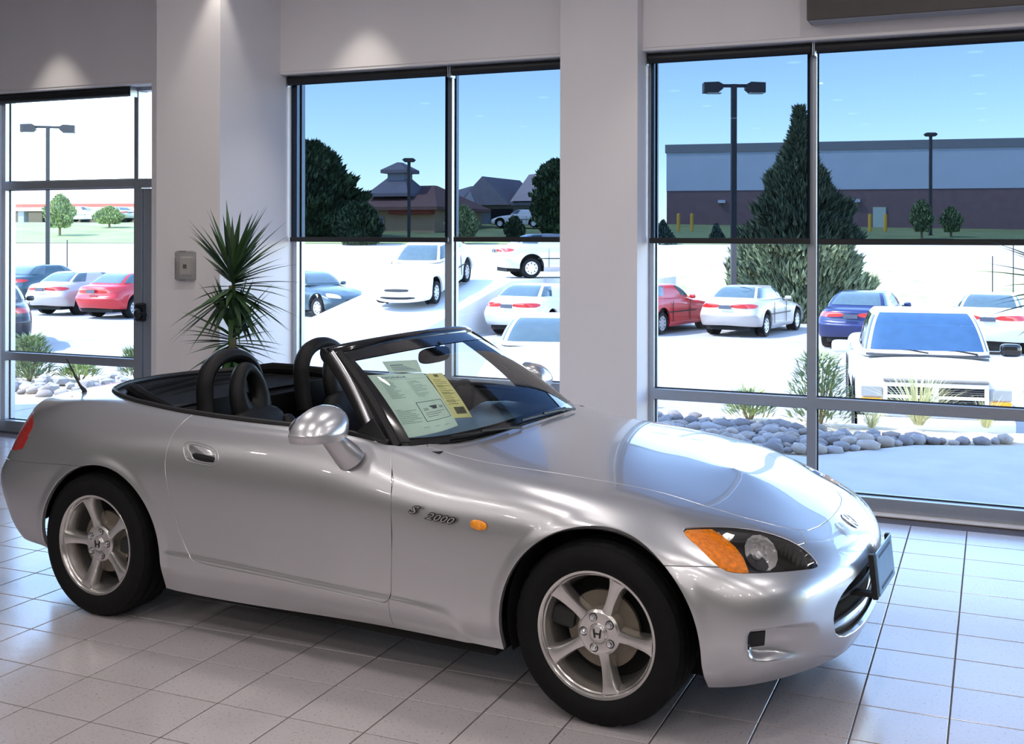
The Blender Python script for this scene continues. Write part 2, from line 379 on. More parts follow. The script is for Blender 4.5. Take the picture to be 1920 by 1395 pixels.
# ceiling panels and downlights
PANM = mat('lamp_diffuser', (1, .93, .86), rough=.6, emit=PANEL_EMIT, noise=.01)
pe = None
for (u, v) in PANELS:
    t = thing('ceiling_lamp', 'round recessed ceiling lamp over the showroom floor', 'ceiling light', (u, v, CEIL), group='recessed ceiling lamps')
    if pe is None:
        pe = t
        MB().lathe([(.092, -.001), (.115, -.001), (.115, -.010), (.092, -.014)], 28).out('frame', WHITE, t); MB().lathe([(.001, -.008), (.090, -.008)], 24).out('diffuser', PANM, t, smooth=False)
    else:
        for ch in pe.children: c = ch.copy(); COL.objects.link(c); c.parent = t
for (u, v, k), wh in zip(DOWN, ('above the narrow left window', 'just above the corner of the left pillar', 'above the middle window', 'beside the middle pillar', 'above the right window bays')):
    o = MB().lathe([(.062, -.002), (.075, -.002), (.075, -.010), (.06, -.012), (.05, -.002)], 24).out('downlight', WHITE, loc=(u, v, CEIL))
    tag(o, 'small round recessed downlight '+wh, 'downlight', 'downlights along the window wall')
# ---------------------------------------------------------------- sports car body surface (numpy)
RIB = [
 [(-0.745,0,0.3),(-0.71,0.4,0.29),(-0.62,0.66,0.28),(-0.52,0.8,0.275),(-0.35,0.835,0.265),(0,0.835,0.212),(0.4,0.82,0.177),(0.9,0.805,0.174),(1.4,0.8,0.188),(1.8,0.815,0.197),(2.1,0.835,0.203),(2.42,0.85,0.205),(2.7,0.835,0.2),(2.88,0.72,0.19),(3.018,0.5,0.185),(3.108,0.26,0.185),(3.128,0,0.185)],
 [(-0.8005,0,0.36),(-0.7595,0.42,0.36),(-0.675,0.68,0.35),(-0.563,0.82,0.335),(-0.37,0.862,0.31),(0,0.865,0.28),(0.4,0.845,0.25),(0.9,0.838,0.25),(1.4,0.838,0.25),(1.8,0.845,0.255),(2.1,0.86,0.26),(2.42,0.872,0.26),(2.74,0.862,0.255),(2.94,0.75,0.25),(3.068,0.53,0.25),(3.143,0.27,0.25),(3.163,0,0.25)],
 [(-0.8415,0,0.45),(-0.796,0.43,0.45),(-0.71,0.69,0.44),(-0.584,0.835,0.42),(-0.38,0.875,0.39),(0,0.878,0.37),(0.4,0.855,0.335),(0.9,0.85,0.335),(1.4,0.85,0.335),(1.8,0.855,0.335),(2.1,0.868,0.335),(2.42,0.88,0.335),(2.76,0.875,0.33),(2.972,0.775,0.33),(3.095,0.54,0.33),(3.163,0.28,0.33),(3.178,0,0.33)],
 [(-0.8705,0,0.53),(-0.8315,0.43,0.53),(-0.76,0.69,0.52),(-0.619,0.84,0.5),(-0.385,0.878,0.47),(0,0.882,0.45),(0.4,0.86,0.43),(0.9,0.855,0.43),(1.4,0.855,0.43),(1.8,0.858,0.43),(2.1,0.868,0.43),(2.42,0.88,0.42),(2.765,0.876,0.41),(2.9846,0.785,0.41),(3.0916,0.55,0.41),(3.156,0.285,0.41),(3.17,0,0.41)],
 [(-0.876,0,0.575),(-0.8415,0.42,0.575),(-0.785,0.67,0.58),(-0.641,0.825,0.57),(-0.39,0.87,0.56),(0,0.88,0.55),(0.4,0.865,0.54),(0.9,0.862,0.54),(1.4,0.86,0.54),(1.8,0.86,0.54),(2.1,0.865,0.53),(2.42,0.875,0.53),(2.755,0.87,0.52),(2.9766,0.775,0.5),(3.0956,0.54,0.49),(3.155,0.28,0.49),(3.168,0,0.49)],
 [(-0.803,0,0.62),(-0.771,0.41,0.62),(-0.71,0.65,0.63),(-0.62,0.8,0.64),(-0.38,0.862,0.65),(0,0.875,0.66),(0.4,0.868,0.65),(0.9,0.866,0.65),(1.4,0.862,0.65),(1.8,0.856,0.64),(2.1,0.858,0.63),(2.42,0.865,0.63),(2.73,0.85,0.61),(2.941,0.75,0.562),(3.064,0.52,0.542),(3.123,0.27,0.533),(3.136,0,0.533)],
 [(-0.79,0,0.72),(-0.77,0.4,0.72),(-0.71,0.62,0.735),(-0.6,0.765,0.75),(-0.36,0.835,0.765),(0,0.85,0.78),(0.4,0.85,0.77),(0.9,0.846,0.765),(1.4,0.84,0.76),(1.8,0.83,0.735),(2.1,0.835,0.722),(2.42,0.828,0.694),(2.69,0.775,0.659),(2.891,0.67,0.611),(3.024,0.46,0.59),(3.078,0.25,0.575),(3.088,0,0.572)],
 [(-0.82,0,0.84),(-0.79,0.39,0.84),(-0.71,0.585,0.855),(-0.55,0.69,0.86),(-0.33,0.745,0.885),(0,0.77,0.9),(0.4,0.79,0.885),(0.9,0.8,0.87),(1.4,0.785,0.85),(1.8,0.75,0.8),(2.1,0.755,0.779),(2.42,0.725,0.745),(2.65,0.69,0.701),(2.825,0.58,0.653),(2.96,0.43,0.632),(3.015,0.22,0.618),(3.035,0,0.615)],
 [(-0.75,0,0.895),(-0.72,0.36,0.895),(-0.63,0.52,0.9),(-0.5,0.62,0.905),(-0.3,0.68,0.925),(0,0.71,0.94),(0.4,0.73,0.925),(0.9,0.75,0.915),(1.4,0.74,0.895),(1.8,0.69,0.82),(2.1,0.66,0.795),(2.42,0.63,0.765),(2.6,0.61,0.735),(2.764,0.5,0.694),(2.864,0.35,0.668),(2.91,0.19,0.659),(2.92,0,0.657)],
 [(-0.55,0,0.925),(-0.53,0.22,0.925),(-0.47,0.33,0.93),(-0.38,0.4,0.935),(-0.22,0.42,0.945),(0,0.42,0.95),(0.4,0.42,0.95),(0.9,0.42,0.95),(1.4,0.42,0.93),(1.8,0.42,0.862),(2.08,0.4,0.832),(2.35,0.38,0.797),(2.5,0.36,0.77),(2.63,0.3,0.742),(2.71,0.21,0.728),(2.75,0.1,0.722),(2.76,0,0.722)],
 [(-0.38,0,0.935),(-0.37,0,0.935),(-0.33,0,0.938),(-0.27,0,0.94),(-0.15,0,0.945),(0,0,0.95),(0.4,0,0.955),(0.9,0,0.955),(1.4,0,0.93),(1.8,0,0.88),(2.05,0,0.85),(2.27,0,0.818),(2.38,0,0.803),(2.47,0,0.789),(2.53,0,0.78),(2.56,0,0.776),(2.57,0,0.775)],
]
def nat_cubic(t, Y, q):
    n = len(t); h = np.diff(t); A = np.zeros((n, n)); B = np.zeros((n,) + Y.shape[1:])
    A[0, 0] = A[-1, -1] = 1
    for i in range(1, n-1):
        A[i, i-1] = h[i-1]; A[i, i] = 2*(h[i-1]+h[i]); A[i, i+1] = h[i]
        B[i] = 6*((Y[i+1]-Y[i])/h[i]-(Y[i]-Y[i-1])/h[i-1])
    M = np.linalg.solve(A, B.reshape(n, -1)).reshape(B.shape)
    i = np.clip(np.searchsorted(t, q)-1, 0, n-2); hh = h[i]; sh = (-1,)+(1,)*(Y.ndim-1)
    a = ((t[i+1]-q)/hh).reshape(sh); b = ((q-t[i])/hh).reshape(sh); hh = hh.reshape(sh)
    return a*Y[i]+b*Y[i+1]+((a**3-a)*M[i]+(b**3-b)*M[i+1])*hh*hh/6
def sstep(a, b, x):
    t = np.clip((x-a)/(b-a), 0, 1); return t*t*(3-2*t)
def body_grid(NU=430, NV=150):
    R = np.array(RIB, float)                     # [k, s, 3]
    mir = np.array([1, -1, 1.])
    # u interpolation of the control rows, with mirrored phantom stations at both ends
    E = np.concatenate([R[:, 2:0:-1]*mir, R, R[:, -2:-4:-1]*mir], 1)
    dl = np.linalg.norm(np.diff(E[2:9], axis=1), axis=2).mean(0)
    t = np.concatenate([[0], np.cumsum(dl)])
    q = np.linspace(t[2], t[-3], NU)
    C = nat_cubic(t, E.transpose(1, 0, 2), q)    # [NU, k, 3]
    # v: uniform cubic b-spline, end repeated at the bottom, mirrored over the centre line on top
    K = C.shape[1]
    lo = 2*C[:, :1]-C[:, 1:2]; hi = C[:, K-2:K-1]*mir
    G = np.concatenate([lo, C, hi], 1)
    v = np.linspace(0, K-1, NV); i = np.minimum(v.astype(int), K-2); w = (v-i)[None, :, None]
    b0 = (1-w)**3/6; b1 = (3*w**3-6*w*w+4)/6; b2 = (-3*w**3+3*w*w+3*w+1)/6; b3 = w**3/6
    P = b0*G[:, i]+b1*G[:, i+1]+b2*G[:, i+2]+b3*G[:, i+3]
    return detail(P)
def arch_f(x, z):    # signed distance to the front wheel opening, negative inside
    r = np.hypot(x-2.416, z-.315)-.374
    return np.where(z < .315, np.maximum(np.abs(x-2.416)-.372, z-.315), r) if False else np.where(z < .315, np.abs(x-2.416)-.374, r)
def arch_r(x, z):
    return np.where(z < .325, np.abs(x-.052)-.352, np.hypot(x-.052, z-.325)-.352)
def detail(P):
    x, y, z = P[..., 0], P[..., 1], P[..., 2]
    side = sstep(.78, .83, y)
    # rocker ridge between the wheels
    zl = .352-.022*sstep(.5, 1.6, x)-.25*sstep(1.80, 2.02, x)
    d = .0065*sstep(.0, .018+.03*sstep(1.6, 1.9, x), zl-z)*sstep(.40, .47, x)*side
    # rolled wheel arch lips
    for a in (arch_f(x, z), arch_r(x, z)):
        d = d+side*.007*sstep(.045, .0, a)*sstep(.2, .3, z)
    Q = P.copy(); Q[..., 1] += d
    return Q

# ------------------------------------------------------------------ panel cutting tools
def tri_grid(P):
    a, b = P.shape[:2]; i, j = np.meshgrid(np.arange(a-1), np.arange(b-1), indexing='ij')
    q = [(i*b+j).ravel(), ((i+1)*b+j).ravel(), ((i+1)*b+j+1).ravel(), (i*b+j+1).ravel()]
    return np.concatenate([np.stack([q[0], q[1], q[2]], 1), np.stack([q[0], q[2], q[3]], 1)])
def grid_normals(P):
    du = np.gradient(P, axis=0); dv = np.gradient(P, axis=1); n = np.cross(du, dv)
    l = np.linalg.norm(n, axis=2, keepdims=True); return n/np.maximum(l, 1e-12)
def clip(S, f):
    """keep the part of the surface S=(V,N,T) where f(V)>0, cutting triangles along f=0"""
    V, N, Tt = S
    if len(Tt) == 0: return S
    d = f(V); d = np.where(np.abs(d) < 1e-7, 1e-7, d); pos = d > 0; c = pos[Tt].sum(1)
    keep = [Tt[c == 3]]; nV = [V]; nN = [N]; n0 = len(V)
    ids = {}
    A = []
    for cnt in (1, 2):
        t = Tt[c == cnt]
        if len(t) == 0: continue
        lead = pos[t] if cnt == 1 else ~pos[t]; k = lead.argmax(1); r = np.arange(len(t))
        t = np.stack([t[r, k], t[r, (k+1) % 3], t[r, (k+2) % 3]], 1); A.append((cnt, t))
    E = np.concatenate([np.sort(np.concatenate([t[:, [0, 1]], t[:, [0, 2]]]), 1) for _, t in A]) if A else np.zeros((0, 2), int)
    if len(E):
        key, inv = np.unique(E[:, 0].astype(np.int64)*n0+E[:, 1], return_inverse=True)
        a, b = key//n0, key % n0; w = (d[a]/(d[a]-d[b]))[:, None]
        nV.append(V[a]+(V[b]-V[a])*w); m = N[a]+(N[b]-N[a])*w; nN.append(m/np.maximum(np.linalg.norm(m, axis=1, keepdims=True), 1e-9))
        p = 0
        for cnt, t in A:
            L = len(t); ab = n0+inv[p:p+L]; ac = n0+inv[p+L:p+2*L]; p += 2*L
            if cnt == 1: keep.append(np.stack([t[:, 0], ab, ac], 1))
            else: keep.append(np.stack([ab, t[:, 1], t[:, 2]], 1)); keep.append(np.stack([ab, t[:, 2], ac], 1))
    V, N, Tt = np.concatenate(nV), np.concatenate(nN), np.concatenate(keep)
    u, inv = np.unique(Tt, return_inverse=True)
    return V[u], N[u], inv.reshape(-1, 3)
def clips(S, *fs):
    for f in fs: S = clip(S, f)
    return S
def mirror(S):
    V, N, Tt = S; m = np.array([1, -1, 1]); return V*m, N*m, Tt[:, ::-1]
def join(*Ss):
    V = []; N = []; Tt = []; k = 0
    for v, n, t in Ss: V.append(v); N.append(n); Tt.append(t+k); k += len(v)
    return np.concatenate(V), np.concatenate(N), np.concatenate(Tt)
def panel(name, S, m, parent, depth=.016, cham=.0016, seam=True):
    """surface S as a sheet with a small chamfer and a turned-in edge"""
    V, N, Tt = S
    e = np.concatenate([Tt[:, [0, 1]], Tt[:, [1, 2]], Tt[:, [2, 0]]]); es = np.sort(e, 1)
    key = es[:, 0].astype(np.int64)*len(V)+es[:, 1]; _, idx, cnt = np.unique(key, return_index=True, return_counts=True)
    b = e[idx[cnt == 1]]
    if seam: b = b[~((np.abs(V[b[:, 0], 1]) < 2e-4) & (np.abs(V[b[:, 1], 1]) < 2e-4))]
    VV = [V]; NN = [N]; F = [Tt]; n0 = len(V)
    if len(b) and depth:
        t = V[b[:, 1]]-V[b[:, 0]]; nm = (N[b[:, 0]]+N[b[:, 1]])/2; o = np.cross(t, nm); o /= np.maximum(np.linalg.norm(o, axis=1, keepdims=True), 1e-9)
        acc = np.zeros_like(V); np.add.at(acc, b[:, 0], o); np.add.at(acc, b[:, 1], o)
        vs = np.unique(b); a = acc[vs]; a /= np.maximum(np.linalg.norm(a, axis=1, keepdims=True), 1e-9); mp = np.full(len(V), -1); mp[vs] = np.arange(len(vs)); L = len(vs)
        p0 = V[vs]; p1 = p0+a*cham-N[vs]*cham; p2 = p1-N[vs]*depth
        n1 = N[vs]*.7+a*.7
        VV += [p0, p1, p1, p2]; NN += [n1, n1, a, a]
        i, j = mp[b[:, 0]], mp[b[:, 1]]
        for s in (0, 2):
            A0, B0, A1, B1 = n0+s*L+i, n0+s*L+j, n0+(s+1)*L+i, n0+(s+1)*L+j
            F += [np.stack([B0, A0, A1], 1), np.stack([B0, A1, B1], 1)]
    NN = np.concatenate(NN); NN /= np.maximum(np.linalg.norm(NN, axis=1, keepdims=True), 1e-9)
    return mk(name, np.concatenate(VV), np.concatenate(F), m, parent, True, N=NN)
def poly_sdf(P, poly):
    """signed distance to a closed 2d polygon, negative inside"""
    poly = np.asarray(poly, float); d = np.full(len(P), 1e9); s = np.ones(len(P)); n = len(poly)
    for i in range(n):
        a, b = poly[i], poly[i-1]; e = b-a; w = P-a
        t = np.clip((w@e)/max(e@e, 1e-12), 0, 1); d = np.minimum(d, ((w-t[:, None]*e)**2).sum(1))
        c1 = P[:, 1] >= a[1]; c2 = P[:, 1] < b[1]; c3 = e[0]*w[:, 1] > e[1]*w[:, 0]
        s = np.where((c1 & c2 & c3) | (~c1 & ~c2 & ~c3), -s, s)
    return s*np.sqrt(d)
def chaikin(p, n=2, closed=True):
    p = np.asarray(p, float)
    for _ in range(n):
        q = np.roll(p, -1, 0) if closed else p[1:]; r = p if closed else p[:-1]
        m = np.stack([r*.75+q*.25, r*.25+q*.75], 1).reshape(-1, p.shape[1])
        p = m if closed else np.concatenate([p[:1], m, p[-1:]])
    return p
def inter(fs): return lambda V: np.min([f(V) for f in fs], axis=0)
XZ = lambda V: V[:, [0, 2]]
XY = lambda V: np.stack([V[:, 0], np.abs(V[:, 1])], 1)
# oblique view on the front corner, for shapes that wrap round it
OB1 = np.array([.806, -.592, 0]); OB2 = np.cross(np.array([.55, .75, .36])/np.linalg.norm([.55, .75, .36]), OB1); OB2 = OB2/np.linalg.norm(OB2); OB2 = OB2*np.sign(OB2[2])
OB = lambda V: np.stack([V@OB1, V@OB2], 1)

# ------------------------------------------------------------------ the silver roadster
CAR = thing('convertible_car', 'silver two-seat convertible with its roof down, on the showroom tiles', 'car', (-3.578, 4.677, 0), -.08111)
SILVER = mat('silver_metallic_paint', SILVER_C, rough=.30, metal=.80, coat=1.0, coat_rough=.015, spec=.5)
def flake(m):
    nt = m.node_tree; n = nt.nodes; l = nt.links; b = n['Principled BSDF']
    tc = n.new('ShaderNodeTexCoord'); v = n.new('ShaderNodeTexVoronoi'); v.inputs['Scale'].default_value = 900; l.new(tc.outputs['Object'], v.inputs['Vector'])
    r = n.new('ShaderNodeMapRange'); r.inputs['To Min'].default_value = .275; r.inputs['To Max'].default_value = .315; l.new(v.outputs['Color'], r.inputs['Value']); l.new(r.outputs[0], b.inputs['Roughness'])
flake(SILVER)
UNDER = mat('black_underbody', (.006, .006, .006), rough=.9, noise=.1)
TRIM = mat('black_rubber_trim', (.012, .012, .013), rough=.5, noise=.1, nscale=40)
P0 = body_grid(430, 150)
FOG = chaikin(OB(np.array([(2.928, .822, .412), (2.977, .785, .412), (3.03, .70, .406), (3.10, .535, .377), (3.085, .50, .256), (3.02, .662, .285), (2.95, .785, .302), (2.93, .81, .33)])), 1)
def FGf(V): return np.where((V[:, 0] > 2.8) & (V[:, 2] < .46), poly_sdf(OB(V), FOG), .3)
_n = -grid_normals(P0); _n = _n if _n[200, 60, 1] > 0 else -_n
_f = FGf(P0.reshape(-1, 3)).reshape(P0.shape[:2])
_a = OB(P0.reshape(-1, 3))[:, 0].reshape(P0.shape[:2]); _lo, _hi = FOG[:, 0].min(), FOG[:, 0].max()
_w = sstep(-.004, .016, -_f)*(1-sstep(.30, 1.0, (_a-_lo)/(_hi-_lo)))*.055
_z = P0[..., 2]; _w = _w*(.35+.65*sstep(.27, .345, _z))
P0 = P0-_n*np.array([1, 1, .2])*_w[..., None]
N0 = -grid_normals(P0)
if N0[200, 60, 1] < 0: N0 = -N0
half = (P0.reshape(-1, 3), N0.reshape(-1, 3), tri_grid(P0))
v, n_, t = half
fn = np.cross(v[t[5000, 1]]-v[t[5000, 0]], v[t[5000, 2]]-v[t[5000, 0]])
if fn@n_[t[5000, 0]] < 0: half = (v, n_, t[:, ::-1])
W4 = .0021
AF = lambda V: arch_f(V[:, 0], V[:, 2]); AR = lambda V: arch_r(V[:, 0], V[:, 2])
OPEN = chaikin([(-.47, 0), (-.46, .14), (-.40, .32), (-.28, .50), (-.12, .62), (.04, .69), (.25, .722), (.46, .738), (1.02, .748), (1.40, .742), (1.50, .735), (1.585, .675), (1.66, .52), (1.70, .30), (1.715, 0), (1.71, -.2), (-.46, -.2)], 1)
def OPf(V): return np.where(V[:, 2] > .76, poly_sdf(XY(V), OPEN), .3)
HOOD = [(1.611, .655), (1.734, .646), (1.883, .632), (2.076, .61), (2.28, .576), (2.482, .540), (2.674, .497), (2.80, .450), (2.91, .392), (2.965, .345), (2.998, .285), (3.014, .19), (3.021, .09), (3.024, 0), (3.02, -.3), (1.5, -.3), (1.5, .5)]
HOOD = np.array(HOOD)
def HDf(V): return np.where(V[:, 2] > .52, poly_sdf(XY(V), HOOD), .3)
DOOR = chaikin([(.50, 1.0), (.474, .90), (.433, .842), (.427, .736), (.447, .65), (.484, .519), (.537, .389), (.575, .333), (.615, .321), (.898, .318), (1.244, .307), (1.50, .2965), (1.552, .2965), (1.570, .33), (1.5745, .373), (1.582, .566), (1.563, .757), (1.503, .861), (1.46, 1.0)], 2)
def DRf(V): return np.where(V[:, 1] > .6, poly_sdf(XZ(V), DOOR), .3)
FX = np.array([(.1, 1.562), (.2965, 1.562), (.33, 1.570), (.373, 1.5745), (.566, 1.582), (.757, 1.563), (.861, 1.503), (.95, 1.47)])
def FDf(V): return V[:, 0]-np.interp(V[:, 2], FX[:, 0], FX[:, 1])          # >0 in front of the door seam
LAMP = [(2.679, .732, .692), (2.71, .69, .691), (2.771, .61, .681), (2.834, .534, .666), (2.903, .478, .646), (2.98, .45, .619), (3.04, .448, .587), (3.076, .462, .556), (3.077, .483, .549), (3.037, .572, .558), (2.961, .693, .57), (2.879, .78, .579), (2.841, .799, .589), (2.80, .794, .614), (2.754, .772, .646), (2.711, .759, .669)]
LAMP2 = chaikin(OB(np.array(LAMP)), 1)
def LPf(V): return np.where((V[:, 0] > 2.55) & (V[:, 2] > .5), poly_sdf(OB(V), LAMP2), .3)
# seam between wing and front bumper: arch to lamp, then lamp tip to bonnet corner
BSL = [(2.60, .86, .585), (2.70, .84, .592), (2.84, .80, .600), (2.90, .70, .61), (3.00, .50, .615), (3.03, .42, .615), (2.995, .36, .632), (2.97, .33, .638), (2.93, .2, .66), (3.3, -.6, .66), (3.6, -.2, .0), (3.2, .9, -.1), (2.60, .9, .05)]
BS2 = OB(np.array(BSL))
def BSf(V): return poly_sdf(OB(V), BS2)                                       # <0 on the bumper
GRILLE = chaikin([(-.5, .475), (.0, .475), (.22, .47), (.36, .452), (.44, .41), (.455, .36), (.42, .30), (.30, .265), (.0, .262), (-.5, .262)], 1)
def GRf(V): return np.where(V[:, 0] > 2.9, poly_sdf(np.stack([V[:, 1], V[:, 2]], 1), GRILLE), .3)
TRUNK = np.array([(-.43, -.3), (-.43, .10), (-.40, .30), (-.39, .45), (-.42, .53), (-.52, .56), (-.66, .55), (-.80, .54), (-1.1, .54), (-1.1, -.3)])
def TKf(V): return np.where((V[:, 0] < -.2) & (V[:, 2] > .665), poly_sdf(XY(V), TRUNK), .3)
def RBf(V): return (V[:, 2]-(.648+.06*np.clip(V[:, 0]+.30, -.6, .3)))           # <0 on the rear bumper
TLAMP = chaikin([(.42, .70), (.46, .80), (.56, .832), (.68, .835), (.76, .81), (.80, .775), (.83, .725), (.835, .68), (.78, .665), (.50, .665)], 1)
def TLf(V): return np.where(V[:, 0] < -.46, poly_sdf(np.stack([V[:, 1], V[:, 2]], 1), TLAMP), .3)
neg = lambda f: (lambda V: -f(V)-W4)
pos = lambda f, w=W4: (lambda V: f(V)-w)
h0 = clips(half, OPf)
hood_h = clips(h0, neg(HDf)); panel('hood', join(hood_h, mirror(hood_h)), SILVER, CAR)
front = clips(h0, pos(HDf), pos(AF, 0), pos(LPf, .0012))
fen = clips(front, pos(FDf), pos(BSf))
bmp = clips(front, neg(BSf), pos(GRf, 0))
rear = clips(h0, lambda V: -FDf(V)-W4, pos(DRf), pos(AR, 0), pos(TKf), pos(TLf, .0015))
qua = clips(rear, lambda V: RBf(V)-W4)
rbm = clips(rear, lambda V: -RBf(V)-W4, lambda V: .05-V[:, 0])
qua2 = clips(rear, lambda V: -RBf(V)-W4+.0*V[:, 0], lambda V: V[:, 0]-.05)
qua = join(qua, clips(rear, lambda V: RBf(V)*0+V[:, 0]-.05, lambda V: -(RBf(V)-W4)))
dor = clips(h0, neg(DRf))
trk = clips(h0, neg(TKf), pos(TLf, .0015))
panel('trunk_lid', join(trk, mirror(trk)), SILVER, CAR)
panel('front_bumper', join(bmp, mirror(bmp)), SILVER, CAR)
panel('rear_bumper', join(rbm, mirror(rbm)), SILVER, CAR)
doors = []
for S_, sfx in ((fen, 'fender'), (qua, 'quarter_panel'), (dor, 'door')):
    for s in (1, -1):
        o = panel(sfx, S_ if s == 1 else mirror(S_), SILVER, CAR)
        if sfx == 'door': doors.append(o)
# black inner shell behind all gaps
sh = clips(half, pos(OPf, -.004), pos(AF, -.004), pos(AR, -.004), pos(GRf, -.01), pos(LPf, -.004), pos(TLf, -.004))
sv, sn, st = sh; sh = (sv-sn*.018, sn, st)
panel('inner_shell', join(sh, mirror(sh)), UNDER, CAR, depth=0)
# ------------------------------------------------------------------ roadster: lamps, glass, trim, cabin, wheels
CLEARP = glassmat('clear_lamp_cover', (.95, .95, .95), 1.0)
AMBER = mat('amber_lens', (1.0, .34, .01), rough=.18, coat=.8, noise=.25, nscale=60, bump=.3, bscale=120)
CHROME = mat('chrome', (.82, .83, .85), rough=.06, metal=1, noise=.03)
REFL = mat('reflector_silver', (.88, .88, .90), rough=.16, metal=.35, noise=.05, coat=1)
RED = mat('red_lens', (.42, .015, .012), rough=.15, coat=1, noise=.15, nscale=60)
HOUSE = mat('lamp_housing', (.014, .012, .011), rough=.35, coat=.5, noise=.1)
LEATHER = mat('black_leather', (.006, .006, .0065), spec=.3, rough=.5, noise=.15, nscale=30, bump=.15, bscale=350)
SOFT = mat('black_soft_top', (.0045, .0045, .005), spec=.2, rough=.85, noise=.15, nscale=30, bump=.3, bscale=500)
GLOSSB = mat('gloss_black', (.006, .006, .007), rough=.12, coat=.6, noise=.1)
PLASTIC = mat('dark_grey_plastic', (.009, .009, .010), spec=.3, rough=.5, noise=.1, bump=.1, bscale=600)
lamp = clips(half, lambda V: -LPf(V)-.0006)
AD = OB(np.array([(2.60, .90, .70), (2.60, .70, .74), (2.738, .629, .679), (2.792, .634, .656), (2.841, .659, .632), (2.878, .691, .609), (2.91, .74, .578), (2.92, .78, .54), (2.6, .95, .5)]))
amb = clips((lamp[0]-lamp[1]*.006, lamp[1], lamp[2]), lambda V: -poly_sdf(OB(V), AD))
hv = lamp[0]-(lamp[1]*.5+np.array([.5, .4, 0])*.5)*(.085*sstep(.0, .03, -LPf(lamp[0])))[:, None]-lamp[1]*.003
def refl_bowl():
    b = MB()
    # faceted reflector dish around a bulb, axis along +x; open side forward
    for k in range(14):
        for j in range(4):
            w0, w1 = 2*PI*k/14, 2*PI*(k+1)/14; r0, r1 = (.012, .026, .038, .048, .056)[j:j+2]; d0, d1 = (-.05, -.046, -.034, -.018, .0)[j:j+2]
            wob = .004*((k*7+j*3) % 3-1); wm = (w0+w1)/2
            V = [(d0, r0*math.cos(w0), r0*math.sin(w0)), (d0, r0*math.cos(w1), r0*math.sin(w1)), (d1, r1*math.cos(w1), r1*math.sin(w1)), (d1, r1*math.cos(w0), r1*math.sin(w0)), ((d0+d1)/2-wob, (r0+r1)/2*math.cos(wm), (r0+r1)/2*math.sin(wm))]
            b.add(V, [(0, 1, 4), (1, 2, 4), (2, 3, 4), (3, 0, 4)])
    b.lathe([(.001, -.02), (.011, -.022), (.014, -.05)], 12, 'x')
    return b
for s in (1, -1):
    mm = (lambda S: S) if s == 1 else mirror
    hl = panel('headlight', mm((hv, lamp[1], lamp[2])), HOUSE, CAR, depth=.01, cham=0)
    panel('turn_signal_lens', mm(amb), AMBER, hl, depth=.02)['label'] = 'amber turn signal lens'
    rb = refl_bowl(); M = T(2.905, s*.580, .600)@Rr(s*math.radians(46), 'Z')@Rr(math.radians(-34), 'Y')@Matrix.Diagonal((1, 1.08, 1.15, 1))
    r2 = MB().add(rb.V, rb.F, M); o = r2.out('reflector', REFL, hl, smooth=False); o['label'] = 'chrome faceted reflector'
    panel('lamp_cover', mm(lamp), CLEARP, hl, depth=0, seam=False)
    tl = clips(half, lambda V: -TLf(V)-.0006); tl = (tl[0]-tl[1]*.002, tl[1], tl[2])
    panel('tail_light', mm(tl), RED, CAR, depth=.015)['label'] = 'red tail light'
# fog recess dark duct
dv = clips(half, lambda V: -FGf(V)-.003, lambda V: .0545-np.abs(OB(V)[:, 0]-(_lo+.029))+.0 if False else (_lo+.080)-OB(V)[:, 0], lambda V: V[:, 2]-.338)
for s in (1, -1):
    S_ = (dv[0]+dv[1]*.0025, dv[1], dv[2]); panel('brake_duct', S_ if s == 1 else mirror(S_), TRIM, CAR, depth=.004)
# grille
g = MB(); n = 24; P = [[(3.13-.9*(abs(-.47+.94*i/n))**2*.35, -.47+.94*i/n, .255+.23*j/6) for j in range(7)] for i in range(n+1)]
g.grid(P); g.out('grille_backing', UNDER, CAR)
for z in (.33, .40):
    MB().tube([(3.145-.32*y*y, y, z) for y in np.linspace(-.44, .44, 15)], .006, 6).out('grille_bar', TRIM, CAR)
lip = MB(); ys = np.linspace(-.43, .43, 17)
lip.grid([[(3.150-.34*y*y-.01, y, .262), (3.142-.34*y*y, y, .300), (3.125-.34*y*y, y, .318), (3.06-.34*y*y, y, .326)] for y in ys]); lip.out('lower_lip', SILVER, CAR)

# plate with dealer frame on a bracket
pl = MB(); M = T(3.215, 0, .455)@Rr(math.radians(-6), 'Y')
pl.add(*(lambda b: (b.V, b.F))(MB().box(-.003, .003, -.155, .155, -.078, .078, bev=.002)), M)
plate = pl.out('license_plate', mat('plate_blue_white', lin(120, 165, 205), rough=.3, metal=.2, noise=.1, nscale=20), CAR, smooth=False)
br = MB()
br.add(*(lambda b: (b.V, b.F))(MB().box(-.022, -.003, -.175, -.152, -.085, .078, bev=.003)), M); br.box(3.12, 3.20, -.17, -.13, .375, .39)
MB().add(*(lambda b: (b.V, b.F))(MB().box(-.022, -.003, .152, .175, -.085, .078, bev=.003)), M).box(3.12, 3.20, .13, .17, .375, .39).out('plate_bracket', TRIM, CAR, smooth=False)
br.out('plate_bracket', TRIM, CAR, smooth=False)
def text_mb(txt, size, ext=0, shear=0, spacing=1, sx=1, align='LEFT', bevel=0, offset=0):
    cu = bpy.data.curves.new('t', 'FONT'); cu.body = txt; cu.size = size; cu.extrude = ext; cu.shear = shear; cu.space_character = spacing; cu.align_x = align; cu.resolution_u = 2
    cu.bevel_depth = bevel; cu.offset = offset
    ob = bpy.data.objects.new('t', cu); COL.objects.link(ob); dg = bpy.context.evaluated_depsgraph_get(); me = bpy.data.meshes.new_from_object(ob.evaluated_get(dg))
    b = MB(); b.V = [(v.co.x*sx, v.co.y, v.co.z) for v in me.vertices]; b.F = [list(p.vertices) for p in me.polygons]
    bpy.data.objects.remove(ob); bpy.data.curves.remove(cu); bpy.data.meshes.remove(me); return b
